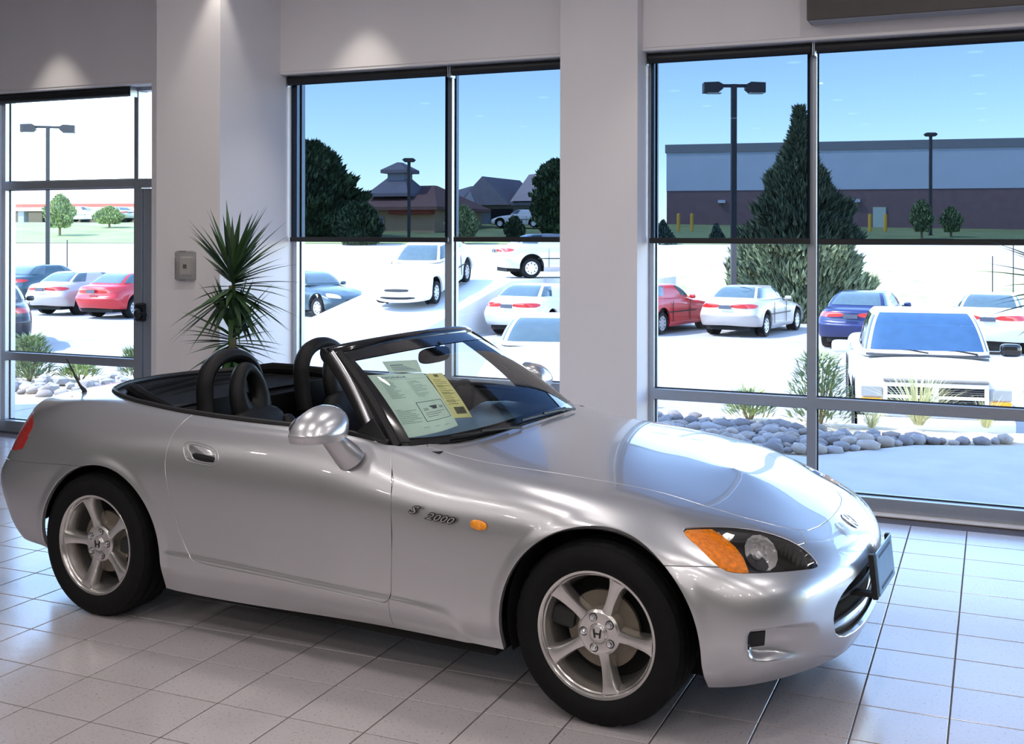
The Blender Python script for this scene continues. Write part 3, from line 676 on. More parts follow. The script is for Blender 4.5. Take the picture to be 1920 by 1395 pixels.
INK = mat('print_ink', (.05, .06, .07), rough=.7, noise=.1); INKB = mat('print_ink_blue', lin(70, 95, 130), rough=.7, noise=.1)
for i, (txt, y, z, sz) in enumerate((('HONDA', 0, .02, .05), ('SALES', 0, -.045, .035))):
    pass
# plate print: two plain rows of bars (not legible in the photograph)
pb = MB(); pb.add(*(lambda b: (b.V, b.F))(MB().box(.0031, .0036, -.12, .12, .05, .062).box(.0031, .0036, -.12, .12, -.062, -.05)), M); pb.out('plate_print', INKB, plate, smooth=False)
# emblem on the nose: upright H on a ring
em = MB(); a = [(-.026, .03), (-.018, .03), (-.013, .004), (.013, .004), (.018, .03), (.026, .03), (.019, -.03), (.011, -.03), (.012, -.006), (-.012, -.006), (-.011, -.03), (-.019, -.03)]
em.prism(a, 0, .006, 'z')
ring = [(.036*math.cos(t)*(1.05+.12*math.sin(t)), .036*math.sin(t), .003) for t in np.linspace(0, 2*PI, 28, endpoint=False)]
em2 = MB().add(em.V, em.F); em2.tube(ring, .0035, 6, closed=True)
M = T(3.083, 0, .598)@Rr(PI/2, 'Z')@Rr(math.radians(34), 'X')@T(0, 0, .001)
o = MB().add(em2.V, em2.F, M).out('nose_emblem', CHROME, CAR, recalc=True, sharp=30)
# fender script and marker
for s in (1, -1):
    nb = MB()
    b1 = text_mb('S', .043, .0016, .55, 1, 1.55); b2 = text_mb('2000', .036, .0016, .5, 1.02, 1.55)
    nb.add(b1.V, b1.F, T(0, .008, 0)); nb.add(b2.V, b2.F, T(.078, .000, 0))
    x0, x1, z0, z1 = 1.655, 1.90, .646, .630
    ang = math.atan2(z1-z0, x1-x0)
    if s == -1: M = T(x0, -.8655, z0)@Rr(-ang, 'Y')@Rr(math.radians(86), 'X')
    else: M = T(x1, .8655, z1)@Rr(PI, 'Z')@Rr(ang, 'Y')@Rr(math.radians(86), 'X')
    ms = MB().add(nb.V, nb.F, M).out('model_script', CHROME, CAR, smooth=False)
    nb = MB(); b1 = text_mb('S', .043, .0004, .55, 1, 1.55, offset=.0028); b2 = text_mb('2000', .036, .0004, .5, 1.02, 1.55, offset=.0028)
    nb.add(b1.V, b1.F, T(0, .008, -.0016)); nb.add(b2.V, b2.F, T(.078, .000, -.0016)); MB().add(nb.V, nb.F, M).out('script_shadow_outline', TRIM, ms, smooth=False)  # bigger black copy behind the letters, painted in as their dark shadow
    mk_ = MB(); pts = chaikin([(-.034, -.018), (.034, -.018), (.034, .018), (-.034, .018)], 3)
    r = len(pts); V = [(p[0], 0, p[1]) for p in pts]+[(p[0]*.93, -.006, p[1]*.88) for p in pts]+[(p[0]*.6, -.010, p[1]*.5) for p in pts]
    F = [(i, (i+1) % r, r+(i+1) % r, r+i) for i in range(r)]+[(r+i, r+(i+1) % r, 2*r+(i+1) % r, 2*r+i) for i in range(r)]+[tuple(range(2*r, 3*r))]
    M = T(1.953, s*.857, .641)@Rr(math.radians(4), 'Y') if s == -1 else T(1.953, .857, .641)@Rr(PI, 'Z')
    o = MB().add(V, F, M).out('side_marker', AMBER, CAR, recalc=True); o['label'] = 'amber side marker lamp'
# door handles
HO = [(0.5166, -0.8372, 0.7833), (0.5163, -0.8304, 0.8008), (0.5268, -0.8258, 0.8113), (0.5662, -0.8233, 0.8165), (0.6269, -0.8266, 0.8088), (0.6773, -0.8302, 0.7995), (0.6988, -0.8334, 0.7909), (0.7124, -0.8378, 0.7784), (0.7191, -0.845, 0.7548), (0.7075, -0.849, 0.7395), (0.6875, -0.851, 0.7313), (0.637, -0.8512, 0.7319), (0.5928, -0.8511, 0.7339), (0.5599, -0.8507, 0.7367), (0.5361, -0.8477, 0.7495)]
HI = [(0.5404, -0.8337, 0.7923), (0.5422, -0.8294, 0.8029), (0.5795, -0.828, 0.806), (0.6499, -0.8308, 0.7982), (0.6868, -0.8361, 0.7837), (0.7008, -0.8418, 0.7661), (0.7023, -0.8465, 0.7495), (0.6928, -0.8487, 0.7413), (0.6468, -0.8492, 0.7403), (0.5935, -0.8487, 0.744), (0.5751, -0.8465, 0.7529), (0.5654, -0.8411, 0.7712), (0.5491, -0.8395, 0.7761)]
HF = [(0.5459, -0.8301, 0.8011), (0.5819, -0.8292, 0.803), (0.651, -0.832, 0.7952), (0.6847, -0.8369, 0.7814), (0.6979, -0.8418, 0.7663), (0.6273, -0.841, 0.7702), (0.5674, -0.8401, 0.7741), (0.5541, -0.8386, 0.7787)]
HS = [(0.5716, -0.8404, 0.773), (0.6364, -0.8413, 0.7689), (0.7013, -0.8423, 0.7645), (0.7026, -0.8453, 0.7541), (0.6549, -0.8454, 0.7547), (0.6157, -0.8449, 0.7576), (0.588, -0.843, 0.7647)]
HL = [(0.5697, -0.8409, 0.7715), (0.588, -0.843, 0.7647), (0.6157, -0.8449, 0.7576), (0.6549, -0.8454, 0.7547), (0.7026, -0.8453, 0.7541), (0.7005, -0.8477, 0.7451), (0.6867, -0.8483, 0.7428), (0.6463, -0.8487, 0.7423), (0.5958, -0.8481, 0.7463), (0.5774, -0.8458, 0.7553)]
def plate3(pts, h, inset, s):
    """small raised plate following a 3d outline on the near side (mirrored for the far side)"""
    p = chaikin(np.array(pts), 2)+np.array([0, -.0, 0]); c = p.mean(0); n = len(p); nn = np.array([0, -.95, .31])
    V = [p-nn*.004, p+nn*h*.5, c+(p-c)*(1-inset)+nn*h]; V = np.concatenate(V)*np.array([1, -s, 1])
    F = [(k*n+i, k*n+(i+1) % n, (k+1)*n+(i+1) % n, (k+1)*n+i) for k in (0, 1) for i in range(n)]+[tuple(range(2*n, 3*n))]
    return MB().add(V, F)
for s, dr in ((1, doors[0]), (-1, doors[1])):
    o_ = np.array([0, -.002, 0]); fl = np.array([1, -s, 1])
    hd = MB().tube([tuple((p+o_)*fl) for p in chaikin(np.array(HO), 2)], .0024, 6, closed=True).out('door_handle', SILVER, dr)
    MB().tube([tuple((p+o_)*fl) for p in chaikin(np.array(HI), 2)], .0020, 6, closed=True).out('handle_surround', SILVER, hd)
    plate3(HF, .006, .06, s).out('handle_flap', SILVER, hd, recalc=True, sharp=60)
    plate3(HS, .0016, .02, s).out('handle_slot', TRIM, hd, recalc=True, smooth=False)
    plate3(HL, .0012, .02, s).out('handle_recess', PLASTIC, hd, recalc=True, smooth=False)
    MB().ball((.549, s*.848, .757), .0065, 10, 6).out('key_lock', CHROME, hd)

# windscreen
def GS(s, t, b=.02):
    B = np.array([1.765-.10*s*s-.225*s**8, .722*s, .880-.02*s*s-.005*s**8]); Q = np.array([1.19-.05*s*s-.04*s**6, .565*s, 1.222-.02*s*s-.012*s**6])
    return B+(Q-B)*t+np.array([.5, 0, .86])*b*4*t*(1-t)
def gpatch(s0, s1, t0, t1, off=0, n=24, m=12):
    out = []
    for i in range(n+1):
        row = []
        for j in range(m+1):
            s = s0+(s1-s0)*i/n; t = t0+(t1-t0)*j/m; row.append(GS(s, t)+np.array([.55, 0, .83])*off)
        out.append(row)
    return out
SHIELD = glassmat('windscreen_glass', (.87, .94, .925), 1.0)
mk_o = MB().grid(gpatch(-1, 1, 0, 1, 0, 40, 16)).out('windscreen', SHIELD, CAR)
fr = MB()
for (a, b, c, d_) in ((-1, 1, 0, .045), (-1, 1, .87, 1), (-1, -.93, .03, .94), (.93, 1, .03, .94)): fr.grid(gpatch(a, b, c, d_, .002))
for (a, b, c, d_) in ((-1, 1, 0, .045), (-1, 1, .87, 1), (-1, -.93, .03, .94), (.93, 1, .03, .94)): fr.grid(gpatch(a, b, c, d_, -.004))
fr.out('windscreen_border', GLOSSB, CAR)
for s in (-1, 1):
    path = [GS(s*1.0, t)+np.array([-.012, s*.012, .004]) for t in np.linspace(-.04, 1.0, 16)]
    MB().tube(path, [.015-.003*i/15 for i in range(16)], 12, flat=.8, up=(.6, 0, .8)).out('windscreen_pillar', SILVER, CAR)
    path = [GS(s*.985, t)+np.array([-.045, -s*.004, -.012]) for t in np.linspace(-.02, 1.0, 16)]
    MB().tube(path, [.040-.006*i/15 for i in range(16)], 10, flat=.75, up=(.6, 0, .8)).out('pillar_seal', TRIM, CAR)
    path = [GS(s*.96, t)+np.array([-.02, 0, -.012]) for t in np.linspace(0, 1.0, 12)]
    MB().tube(path, .030, 8).out('pillar_inner_trim', PLASTIC, CAR)
path = [GS(s, 1)+np.array([-.018, 0, -.008]) for s in np.linspace(-1.02, 1.02, 33)]
MB().tube(path, .034, 12, flat=.8, up=(0, 0, 1)).out('windscreen_header', GLOSSB, CAR)
path = [GS(s, 1)+np.array([-.06, 0, -.014]) for s in np.linspace(-1.0, 1.0, 33)]
MB().tube(path, .040, 10, flat=.8, up=(1, 0, 0)).out('header_seal', TRIM, CAR)
# sun visors folded against the header
for s in (-1, 1):
    v = MB(); P = [[GS(s*(.12+.7*i/8), .96)*1.0+np.array([-.045-.11*j/4, 0, -.03-.012*math.sin(j/4*PI)]) for j in range(5)] for i in range(9)]
    v.grid(P); P2 = [[p+np.array([0, 0, .012]) for p in r] for r in P]; v.grid(P2); v.out('sun_visor', PLASTIC, CAR)
# cowl between bonnet and glass, with wipers
cw = MB(); P = []
for s in np.linspace(-1, 1, 33):
    a = GS(s, .0); x = np.interp(abs(s*.722), [0, .30, .52, .66, .735], [1.722, 1.708, 1.668, 1.60, 1.49])
    a = a+np.array([0, 0, -.004]); zb = float(np.interp(abs(s), [0, .9, 1], [.868, .852, .85]))
    P.append([a, (a[0]*.5+max(x, a[0]+.012)*.5, a[1], zb-.012), (max(x, a[0]+.012)+.03, a[1]*1.0, zb-.03), (max(x, a[0])+.05, a[1], zb-.10)])
cw.grid(P); cw.out('cowl', TRIM, CAR)
wp = MB()
for (a, b, c) in ((-.28, -.95, .12), (.52, -.42, .10)):
    p0 = GS(a, .0)+np.array([.03, 0, .004]); 
    wp.tube([p0, GS(a-.15, .0)+np.array([.02, 0, .016]), GS((a+b)/2, .02)+np.array([.018, 0, .018])], .006, 6)
    wp.tube([GS(a+(b-a)*(.10+.66*i/8), .012+c*.12*i/8)+np.array([.008, 0, .011]) for i in range(9)], .005, 6)
wp.out('wiper', TRIM, CAR)
# interior mirror
mm_ = MB(); mm_.ball((0, 0, 0), (.022, .130, .036), 28, 16)
V = np.array(mm_.V); V[:, 1] = np.sign(V[:, 1])*.130*(np.abs(V[:, 1])/.130)**.62
V[:, 2] = np.sign(V[:, 2])*.036*(np.abs(V[:, 2])/.036)**.62
mi = mk('interior_mirror', V+np.array([1.235, 0, 1.137]), mm_.F, PLASTIC, CAR, True)
MB().tube([(1.235, 0, 1.15), (1.25, 0, 1.175), (1.262, 0, 1.195)], .009, 8).out('mirror_stem', PLASTIC, mi)

# cabin tub
tb = MB()
ins = chaikin([(-.38, 0), (-.33, .30), (-.15, .55), (.1, .66), (.46, .70), (1.40, .70), (1.60, .62), (1.66, .3), (1.66, 0)], 2, closed=False)
ring_ = [(p[0], p[1]) for p in ins]+[(p[0], -p[1]) for p in ins[::-1][1:-1]]
L = len(ring_); V = []
for z, k in ((.885, 1.0), (.80, .985), (.30, .93)):
    V += [(.6+(x-.6)*k, y*k, z) for x, y in ring_]
F = [(i, (i+1) % L, L+(i+1) % L, L+i) for i in range(L)]+[(L+i, L+(i+1) % L, 2*L+(i+1) % L, 2*L+i) for i in range(L)]+[tuple(range(2*L, 3*L))]
tb.add(V, F); tb.out('cabin_tub', PLASTIC, CAR)
# belt line weather strips along doors and cockpit rim
def surf_z(x, y):
    d = (P0[..., 0]-x)**2+(P0[..., 1]-abs(y))**2+np.where(P0[..., 2] < .6, 9, 0); i = np.unravel_index(d.argmin(), d.shape); return P0[i][2]
OPN = OPEN[:-3]
rim = [(p[0], p[1], surf_z(p[0], p[1])) for p in OPN if p[0] < 1.52 and p[1] > 0]; rim = [(-.468, .012, rim[0][2])]+rim
for s in (-1, 1):
    MB().tube([(x+.003*(1 if x < 0 else 0), s*(y-.012), z+.004) for x, y, z in rim], .014, 8, flat=.8).out('belt_weatherstrip', TRIM, CAR)
    # inner rim shelf joining body edge and tub
    P = [[(x, s*(y+.008), z-.006), (x+(.04 if x < .1 else 0), s*(max(y-.05, 0)), z-.014), (x+(.05 if x < .1 else 0), s*max(y-.06, 0), z-.10)] for x, y, z in rim]
    MB().grid(P).out('cockpit_rim', TRIM, CAR)
    # door card with arm rest
    dc = MB().grid([[(x, s*.70, .87), (x, s*.675, .80), (x, s*.66, .62), (x, s*.62, .60), (x, s*.64, .45)] for x in np.linspace(.5, 1.52, 12)]); dc.out('door_card', LEATHER, CAR)
    # quarter triangle by the screen pillar
    MB().prism([(1.30, .885), (1.47, .88), (1.405, .965)], -.006, .006, 'y', M=T(0, s*.728, 0)).out('quarter_triangle', TRIM, CAR, recalc=True)
# rear shelf and folded soft top
sf = MB(); P = [[(x, y, .905+.02*math.cos(y*2)-.05*max(0, (x+.05))) for y in np.linspace(-.62, .62, 15)] for x in (-.42, -.30, -.15, .0, .12, .22)]
sf.grid(P); sf.out('rear_shelf', SOFT, CAR)
fo = MB()
for k, (x, z, r) in enumerate(((-.32, .905, .028), (-.24, .915, .034), (-.14, .91, .036), (-.04, .90, .032), (.05, .89, .030))):
    hw = .38+.06*k
    fo.tube([(x+.10*(abs(y)/.6)**2, y, z-.02*(abs(y)/.5)**2+.004*math.sin(9*y+k)) for y in np.linspace(-hw, hw, 19)], [r*(.6 if i in (0, 18) else 1) for i in range(19)], 10, flat=.7, up=(0, 0, 1))
for s in (-1, 1):
    fo.tube([(-.26, s*.40, .94), (-.12, s*.50, .95), (.02, s*.58, .94), (.16, s*.62, .92), (.26, s*.63, .895)], [.02, .03, .028, .024, .018], 8)
fo.out('folded_soft_top', SOFT, CAR)
# bulkhead behind the seats
MB().grid([[(.24, y, .60), (.25, y, .88), (.20, y, .905), (.10, y, .90)] for y in np.linspace(-.66, .66, 9)]).out('rear_bulkhead', LEATHER, CAR)
# roll hoops
for s in (-1, 1):
    c = s*.345; pts = []
    for k in range(25):
        w = PI*k/24; pts.append((.335-.012*math.sin(w), c-.172*math.cos(w)*(1.0), .965+.155*math.sin(w)**.8))
    pts = [(.37, c-.185, .80), (.35, c-.182, .88)]+pts+[(.35, c+.182, .88), (.37, c+.185, .80)]
    MB().tube(pts, .045, 14, flat=.72, up=(1, 0, 0)).out('roll_hoop', LEATHER, CAR)
    MB().grid([[(.325, c-.15+.30*i/6, z) for z in (.80, .88, .93)] for i in range(7)]).out('hoop_panel', PLASTIC, CAR)
# seats
def sbox(c, r, e=.45, n=20, m=12, M=None):
    V = []; F = []
    f = lambda w, k: math.copysign(abs(w)**k, w)
    for i in range(m+1):
        a = -PI/2+PI*i/m
        for k in range(n):
            w = 2*PI*k/n; V.append((c[0]+r[0]*f(math.cos(a), e)*f(math.cos(w), e), c[1]+r[1]*f(math.cos(a), e)*f(math.sin(w), e), c[2]+r[2]*f(math.sin(a), e)))
    for i in range(m):
        for k in range(n): q = (k+1) % n; F.append((i*n+k, i*n+q, (i+1)*n+q, (i+1)*n+k))
    return MB().add(V, F, M)
for s in (-1, 1):
    c = s*.345
    M = T(.56, c, .62)@Rr(math.radians(-18), 'Y')
    st = sbox((0, 0, 0), (.055, .19, .28), .5, M=M)
    st.add(*(lambda b: (b.V, b.F))(sbox((.035, .165, -.02), (.05, .05, .24), .7)), M); st.add(*(lambda b: (b.V, b.F))(sbox((.035, -.165, -.02), (.05, .05, .24), .7)), M)
    so_ = st.out('seat_back', LEATHER, CAR)
    # head rest: tapered oval ring with a hole through it
    hr = MB(); NN_ = 28; prof = 8; V = []; F = []
    for i in range(NN_):
        w = 2*PI*i/NN_; cy, cz = math.cos(w), math.sin(w)
        wid = .150-.075*(cz*.5+.5)
        oy, oz = wid*(1 if cy > 0 else -1)*abs(cy)**.8, (.128 if cz > 0 else .21)*cz; iy, iz = .034*cy, .058*cz
        for k in range(prof):
            q = 2*PI*k/prof; m_ = .5+.5*math.cos(q); V.append((.040*math.sin(q), iy+(oy-iy)*m_, iz+(oz-iz)*m_-.0))
    for i in range(NN_):
        j = (i+1) % NN_
        for k in range(prof): q = (k+1) % prof; F.append((i*prof+k, j*prof+k, j*prof+q, i*prof+q))
    hr.add(V, F, T(.44, c, .970)@Rr(math.radians(-14), 'Y')); hr.out('headrest', LEATHER, so_, recalc=True, sharp=60)
    sc = sbox((.92, c, .46), (.25, .21, .08), .5); sc.add(*(lambda b: (b.V, b.F))(sbox((.93, c+.18, .49), (.22, .05, .08), .7))); sc.add(*(lambda b: (b.V, b.F))(sbox((.93, c-.18, .49), (.22, .05, .08), .7)))
    sc.out('seat_cushion', LEATHER, CAR)
# tunnel, dashboard, steering wheel
sbox((.75, 0, .55), (.62, .09, .13), .35).out('centre_tunnel', PLASTIC, CAR)
MB().tube([(.98, 0, .66), (1.0, 0, .75)], .008, 8).ball((1.0, 0, .765), .024).out('gear_lever', CHROME, CAR)
ds = MB(); P = []
for y in np.linspace(-.68, .68, 29):
    hump = .045*math.exp(-((y-.37)/.16)**2)
    P.append([(1.30, y, .55), (1.26, y, .70), (1.25, y, .79+hump), (1.29, y, .835+hump), (1.38, y, .852+hump*.8), (1.50, y, .855), (1.68, y, .86-.02*abs(y))])
ds.grid(P); ds.out('dashboard', PLASTIC, CAR)
sw = MB(); sw.tube([(.0, .182*math.cos(w), .182*math.sin(w)) for w in np.linspace(0, 2*PI, 36, endpoint=False)], .014, 8, closed=True)
sw.add(*(lambda b: (b.V, b.F))(sbox((.02, 0, 0), (.025, .065, .055), .6)))
for w in (0, PI, -PI/2): sw.tube([(.01, .05*math.cos(w), .05*math.sin(w)), (.0, .178*math.cos(w), .178*math.sin(w))], .012, 8)
MB().add(sw.V, sw.F, T(1.10, .37, .80)@Rr(math.radians(22), 'Y')).out('steering_wheel', LEATHER, CAR)
# door mirrors
for s in (-1, 1):
    V = []; F = []; n = 32; lev = [(-.034, .86), (-.033, .93), (-.018, .98), (-.004, 1.0), (.0, 1.0)]+[(.092*math.sin(a)**.92, math.cos(a)) for a in np.linspace(.12, PI/2-.02, 10)]
    for z, k in lev:
        for i in range(n):
            w = 2*PI*i/n; cx, cy = math.cos(w), math.sin(w); ex = math.copysign(abs(cx)**.75, cx); ey = math.copysign(abs(cy)**.85, cy)
            x = (.112 if cx > 0 else .030)*ex*k; y = .128*ey*k
            V.append((x-.012*(z > 0)*z/.09, y-(.03*z/.09 if z > 0 else 0), z+.012*y/.128*(1 if z > 0 else 0)*-1))
    m = len(lev)
    for j in range(m-1):
        for i in range(n): q = (i+1) % n; F.append((j*n+i, j*n+q, (j+1)*n+q, (j+1)*n+i))
    F += [tuple(range(n))[::-1], tuple((m-1)*n+i for i in range(n))]
    V = np.array(V)*np.array([1, s, 1])
    M = T(1.265, s*.915, .932)@Rr(s*math.radians(10), 'Z')
    mo = MB().add(V, F, M).out('side_mirror', SILVER, CAR, recalc=True, sharp=32)
    gl = MB(); gl.lathe([(.001, .002), (.085, .002), (.088, .006)], 24, 'x', M=M@T(-.034, 0, .018)@Matrix.Diagonal((1, 1.2, .55, 1))); gl.out('mirror_glass', CHROME, mo)
    f = MB(); P = [((1.322, s*.885, .910), .048), ((1.328, s*.870, .888), .048), ((1.338, s*.852, .864), .052), ((1.352, s*.832, .838), .058), ((1.362, s*.808, .812), .062)]
    f.tube([p for p, r in P], [r for p, r in P], 18, flat=.8, up=(1, 0, .3)); f.out('mirror_foot', SILVER, mo)
# aerial
MB().tube([(-.45, -.50, .905), (-.452, -.505, .925), (-.47, -.515, .95), (-.545, -.53, 1.075)], [.016, .012, .006, .003], 10).out('aerial', TRIM, CAR)

# under-body and wheel housings
ub = MB().box(-.62, 2.72, -.56, .56, .135, .26).box(.46, 1.98, -.775, .775, .15, .26).out('floor_pan_light_block', UNDER, CAR, smooth=False)  # pan set extra low and wide to block light beneath the car
for x, r in ((2.416, .376), (.052, .356)):
    for s in (-1, 1):
        w = MB(); zc = .32; n = 22
        P = [[(x+r*math.cos(a), s*y, zc+r*math.sin(a)) for y in (.80, .70, .50)] for a in np.linspace(-.35, PI+.35, n)]
        w.grid(P); w.add([(x+r*math.cos(a), s*.50, zc+r*math.sin(a)) for a in np.linspace(-.35, PI+.35, n)], [tuple(range(n))]); w.out('wheel_housing', UNDER, CAR, smooth=False)

# wheels
RUBBER = mat('tyre_rubber', (.0055, .0055, .006), rough=.75, spec=.25, noise=.12, nscale=25, bump=.1, bscale=200)
ALLOY = mat('machined_alloy', lin(214, 211, 208), rough=.22, metal=.9, noise=.03, nscale=40)
DISC = mat('brake_disc_steel', lin(120, 112, 100), rough=.45, metal=.7, noise=.08, nscale=60)
DARKM = mat('dark_cast_metal', (.03, .03, .03), rough=.6, metal=.3, noise=.15)
def tyre_mb(width, R=.3165, rl=.2215):
    h = width/2; b = MB()
    prof = [(rl-.012, -h+.010), (rl, -h+.004), (rl+.02, -h-.006), (.262, -h-.010), (.285, -h-.004), (.300, -h+.006), (.303, -h+.007), (.3035, -h+.011), (.311, -h+.018), (R-.001, -h+.030)]
    for g in (-.35, 0, .35):
        c = g*h*1.4; prof += [(R, c-.006), (R-.007, c-.005), (R-.007, c+.005), (R, c+.006)]
    prof += [(R-.001, h-.030), (.311, h-.018), (.300, h-.006), (.262, h+.010), (rl, h-.004), (rl-.012, h-.010)]
    n = 120; b.lathe(prof, n, 'y'); V = np.array(b.V); m = len(prof)
    # shoulder blocks: every second pair of segments sits a little lower
    seg = np.arange(len(V))//m; k = np.arange(len(V)) % m; rr = np.hypot(V[:, 0], V[:, 2])
    notch = (seg % 5 == 0) & ((k == 8) | (k == 9) | (k == m-6) | (k == m-5)); f = np.where(notch, (rr-.006)/rr, 1)
    V[:, 0] *= f; V[:, 2] *= f; b.V = V.tolist(); return b
def rim_mb(a0, depth=.022):
    b = MB()
    b.lathe([(.2215, .014), (.2225, .002), (.219, -.002), (.2105, .0), (.2065, .006), (.2045, .014), (.200, .018), (.197, .030), (.190, .045), (.186, .075), (.180, .10), (.180, .17)], 72, 'y')
    R_ = [.040, .058, .080, .110, .145, .175, .192, .203]; W = [.036, .0285, .0225, .0195, .0215, .0255, .031, .040]; Y = [.026, .028, .029, .025, .018, .012, .009, .010]
    for k in range(5):
        a = math.radians(a0+72*k); ca, sa = math.cos(a), math.sin(a); V = []; F = []
        for r, w, y in zip(R_, W, Y):
            sec = [(-w*1.12, y+.048), (-w, y+.012), (-w*.78, y+.002), (-w*.3, y-.001), (w*.3, y-.001), (w*.78, y+.002), (w, y+.012), (w*1.12, y+.048)]
            for q, yy in sec: V.append((r*ca-q*sa, yy, r*sa+q*ca))
        for i in range(len(R_)-1):
            for j in range(7): F.append((i*8+j, i*8+j+1, (i+1)*8+j+1, (i+1)*8+j))
        b.add(V, F)
    b.lathe([(.001, .022), (.030, .022), (.034, .026), (.040, .024), (.070, .026), (.079, .032), (.082, .045), (.080, .08)], 40, 'y')
    return b
def wheel(x, s, width, yl, a0, lab):
    w = rim_mb(a0).out('alloy_wheel', ALLOY, CAR, recalc=True, sharp=28)
    w.location = (x, s*yl, .3135)
    if s == 1: w.rotation_euler.z = PI
    t = tyre_mb(width).out('tyre', RUBBER, w, sharp=50); t.location = (0, width/2-.006, 0)
    MB().lathe([(.001, .060), (.055, .058), (.075, .060), (.076, .072), (.134, .074), (.136, .080), (.134, .092), (.07, .094)], 48, 'y').out('brake_disc', DISC, w)
    MB().lathe([(.001, .135), (.178, .132), (.182, .15)], 40, 'y').out('wheel_back', UNDER, w)
    cp = MB(); cp.box(-.03, .05, .05, .11, -.035, .035, M=Rr(math.radians(190 if x > 1 else 0), 'Y')@T(.135, 0, 0), bev=.01); cp.out('brake_caliper', DARKM, w)
    lug0 = None
    for k in range(5):
        a = math.radians(a0+36+72*k) if False else math.radians(a0+72*k-30); lx, lz = .0545*math.cos(a), .0545*math.sin(a)
        if lug0 is None:
            lb = MB().lathe([(.0135, .027), (.0125, .0235), (.0095, .026), (.0095, .016), (.0075, .013), (.001, .0125)], 12, 'y'); lug0 = lb.out('lug_nut', CHROME, w, sharp=20); lug0.location = (lx, 0, lz)
        else: c = lug0.copy(); COL.objects.link(c); c.location = (lx, 0, lz)
        bpy.context.view_layer.update() if False else None
    rg = MB()
    for k in range(5):
        a = math.radians(a0+72*k-30); rg.lathe([(.0115, .0262), (.0155, .0254), (.016, .0262)], 14, 'y', M=T(.0545*math.cos(a), -.0015, .0545*math.sin(a)))
    rg.out('lug_seats', DARKM, w, smooth=False); 
    c = MB().lathe([(.001, .0165), (.024, .017), (.0275, .020), (.028, .026)], 28, 'y').out('centre_cap', ALLOY, w)
    e = MB(); e.prism([(p[0]*.62, p[1]*.5) for p in a_H], .0145, .019, 'y'); e.out('cap_emblem', DARKM, w, recalc=True, smooth=False)
    return w
a_H = a if isinstance(a, list) else None
a_H = [(-.026, .03), (-.018, .03), (-.013, .004), (.013, .004), (.018, .03), (.026, .03), (.019, -.03), (.011, -.03), (.012, -.006), (-.012, -.006), (-.011, -.03), (-.019, -.03)]
wheel(2.40, -1, .205, .834, -4, ''); wheel(2.40, 1, .205, .834, 10, '')
wheel(0.0, -1, .225, .846, 35, ''); wheel(0.0, 1, .225, .846, 50, '')

# ------------------------------------------------------------------ papers stuck inside the windscreen
PAPER = mat('printed_paper_green', lin(212, 226, 218), rough=.8, noise=.03, nscale=30)
PAPERY = mat('printed_paper_yellow', lin(232, 222, 160), rough=.8, noise=.03, nscale=30)
def gq(c, u, v, off=-.012):
    """point on a paper: c = 4 corners in windscreen coordinates (s,t): TL TR BR BL"""
    st = (np.array(c[0])*(1-u)+np.array(c[1])*u)*(1-v)+(np.array(c[3])*(1-u)+np.array(c[2])*u)*v
    return GS(st[0], st[1])+np.array([.55, 0, .83])*off
def sheet(name, c, m, lab, cat='sticker'):
    b = MB().grid([[gq(c, i/8, j/8) for j in range(9)] for i in range(9)]); b.grid([[gq(c, i/8, j/8, -.0135) for j in range(9)] for i in range(9)], flip=True)
    o = b.out(name, m); tag(o, lab, cat); o.location = CAR.location; o.rotation_euler = CAR.rotation_euler; return o
def bar(b, c, u0, u1, v0, v1):
    b.grid([[gq(c, u0+(u1-u0)*i/3, v0+(v1-v0)*j, -.0112) for j in (0, 1)] for i in range(4)])
def onsheet(txt, c, u, v, size, W=1, Hh=1, sh=0):
    t = text_mb(txt, 1, 0, sh); V = [gq(c, u+x*size*W, v-y*size*Hh, -.0112) for x, y, z in t.V]; return V, t.F
c1 = [(-.9125, .7125), (-.525, .6375), (-.6625, .1375), (-.9375, .0875)]
s1 = sheet('window_sticker', c1, PAPER, 'large pale green price sheet headed HONDA behind the windscreen')
b = MB(); b.add(*onsheet('HONDA', c1, .16, .085, .085, 1.3, .62)); b.out('sticker_heading', INKB, s1, smooth=False)
b = MB(); rnd = random.Random(3)
for k in range(13): bar(b, c1, .10, .10+.12+.10*rnd.random(), .14+.023*k, .146+.023*k)
for k in range(12): bar(b, c1, .52, .56+.34*rnd.random(), .15+.025*k, .155+.025*k)
bar(b, c1, .12, .9, .105, .109)
for k in range(9): bar(b, c1, .06, .12+.26*rnd.random(), .60+.026*k, .606+.026*k)
for k in range(3): bar(b, c1, .3+.2*k, .40+.2*k, .90+.012*k, .905+.012*k)
b.out('sticker_print', mat('faint_ink', lin(120, 145, 140), rough=.8, noise=.1), s1, smooth=False)
b = MB(); u0, u1, v0, v1 = .40, .95, .52, .83
for q in ((u0, u1, v0, v0+.007), (u0, u1, v1-.007, v1), (u0, u0+.012, v0, v1), (u1-.012, u1, v0, v1)): bar(b, c1, *q)
b.add(*onsheet('20', c1, .46, .665, .085, 1.1, .7)); b.add(*onsheet('26', c1, .80, .655, .085, 1.1, .7))
bar(b, c1, .62, .76, .60, .628); bar(b, c1, .645, .745, .628, .655); bar(b, c1, .60, .65, .60, .615)
for k in range(3): bar(b, c1, .46, .88-.1*k, .70+.03*k, .705+.03*k)
b.out('mileage_box', INK, s1, smooth=False)
c2 = [(-.7375, .825), (-.4375, .775), (-.525, .65), (-.775, .70)]
s2 = sheet('window_sticker', c2, PAPER, 'small pale green slip above the large price sheet')
b = MB(); bar(b, c2, .12, .5, .35, .42)
for k in range(4): bar(b, c2, .12, .6+.08*k, .52+.1*k, .55+.1*k)
b.out('sticker_print', INKB, s2, smooth=False)
c3 = [(-.5125, .625), (-.3625, .60), (-.5125, .175), (-.65, .20)]
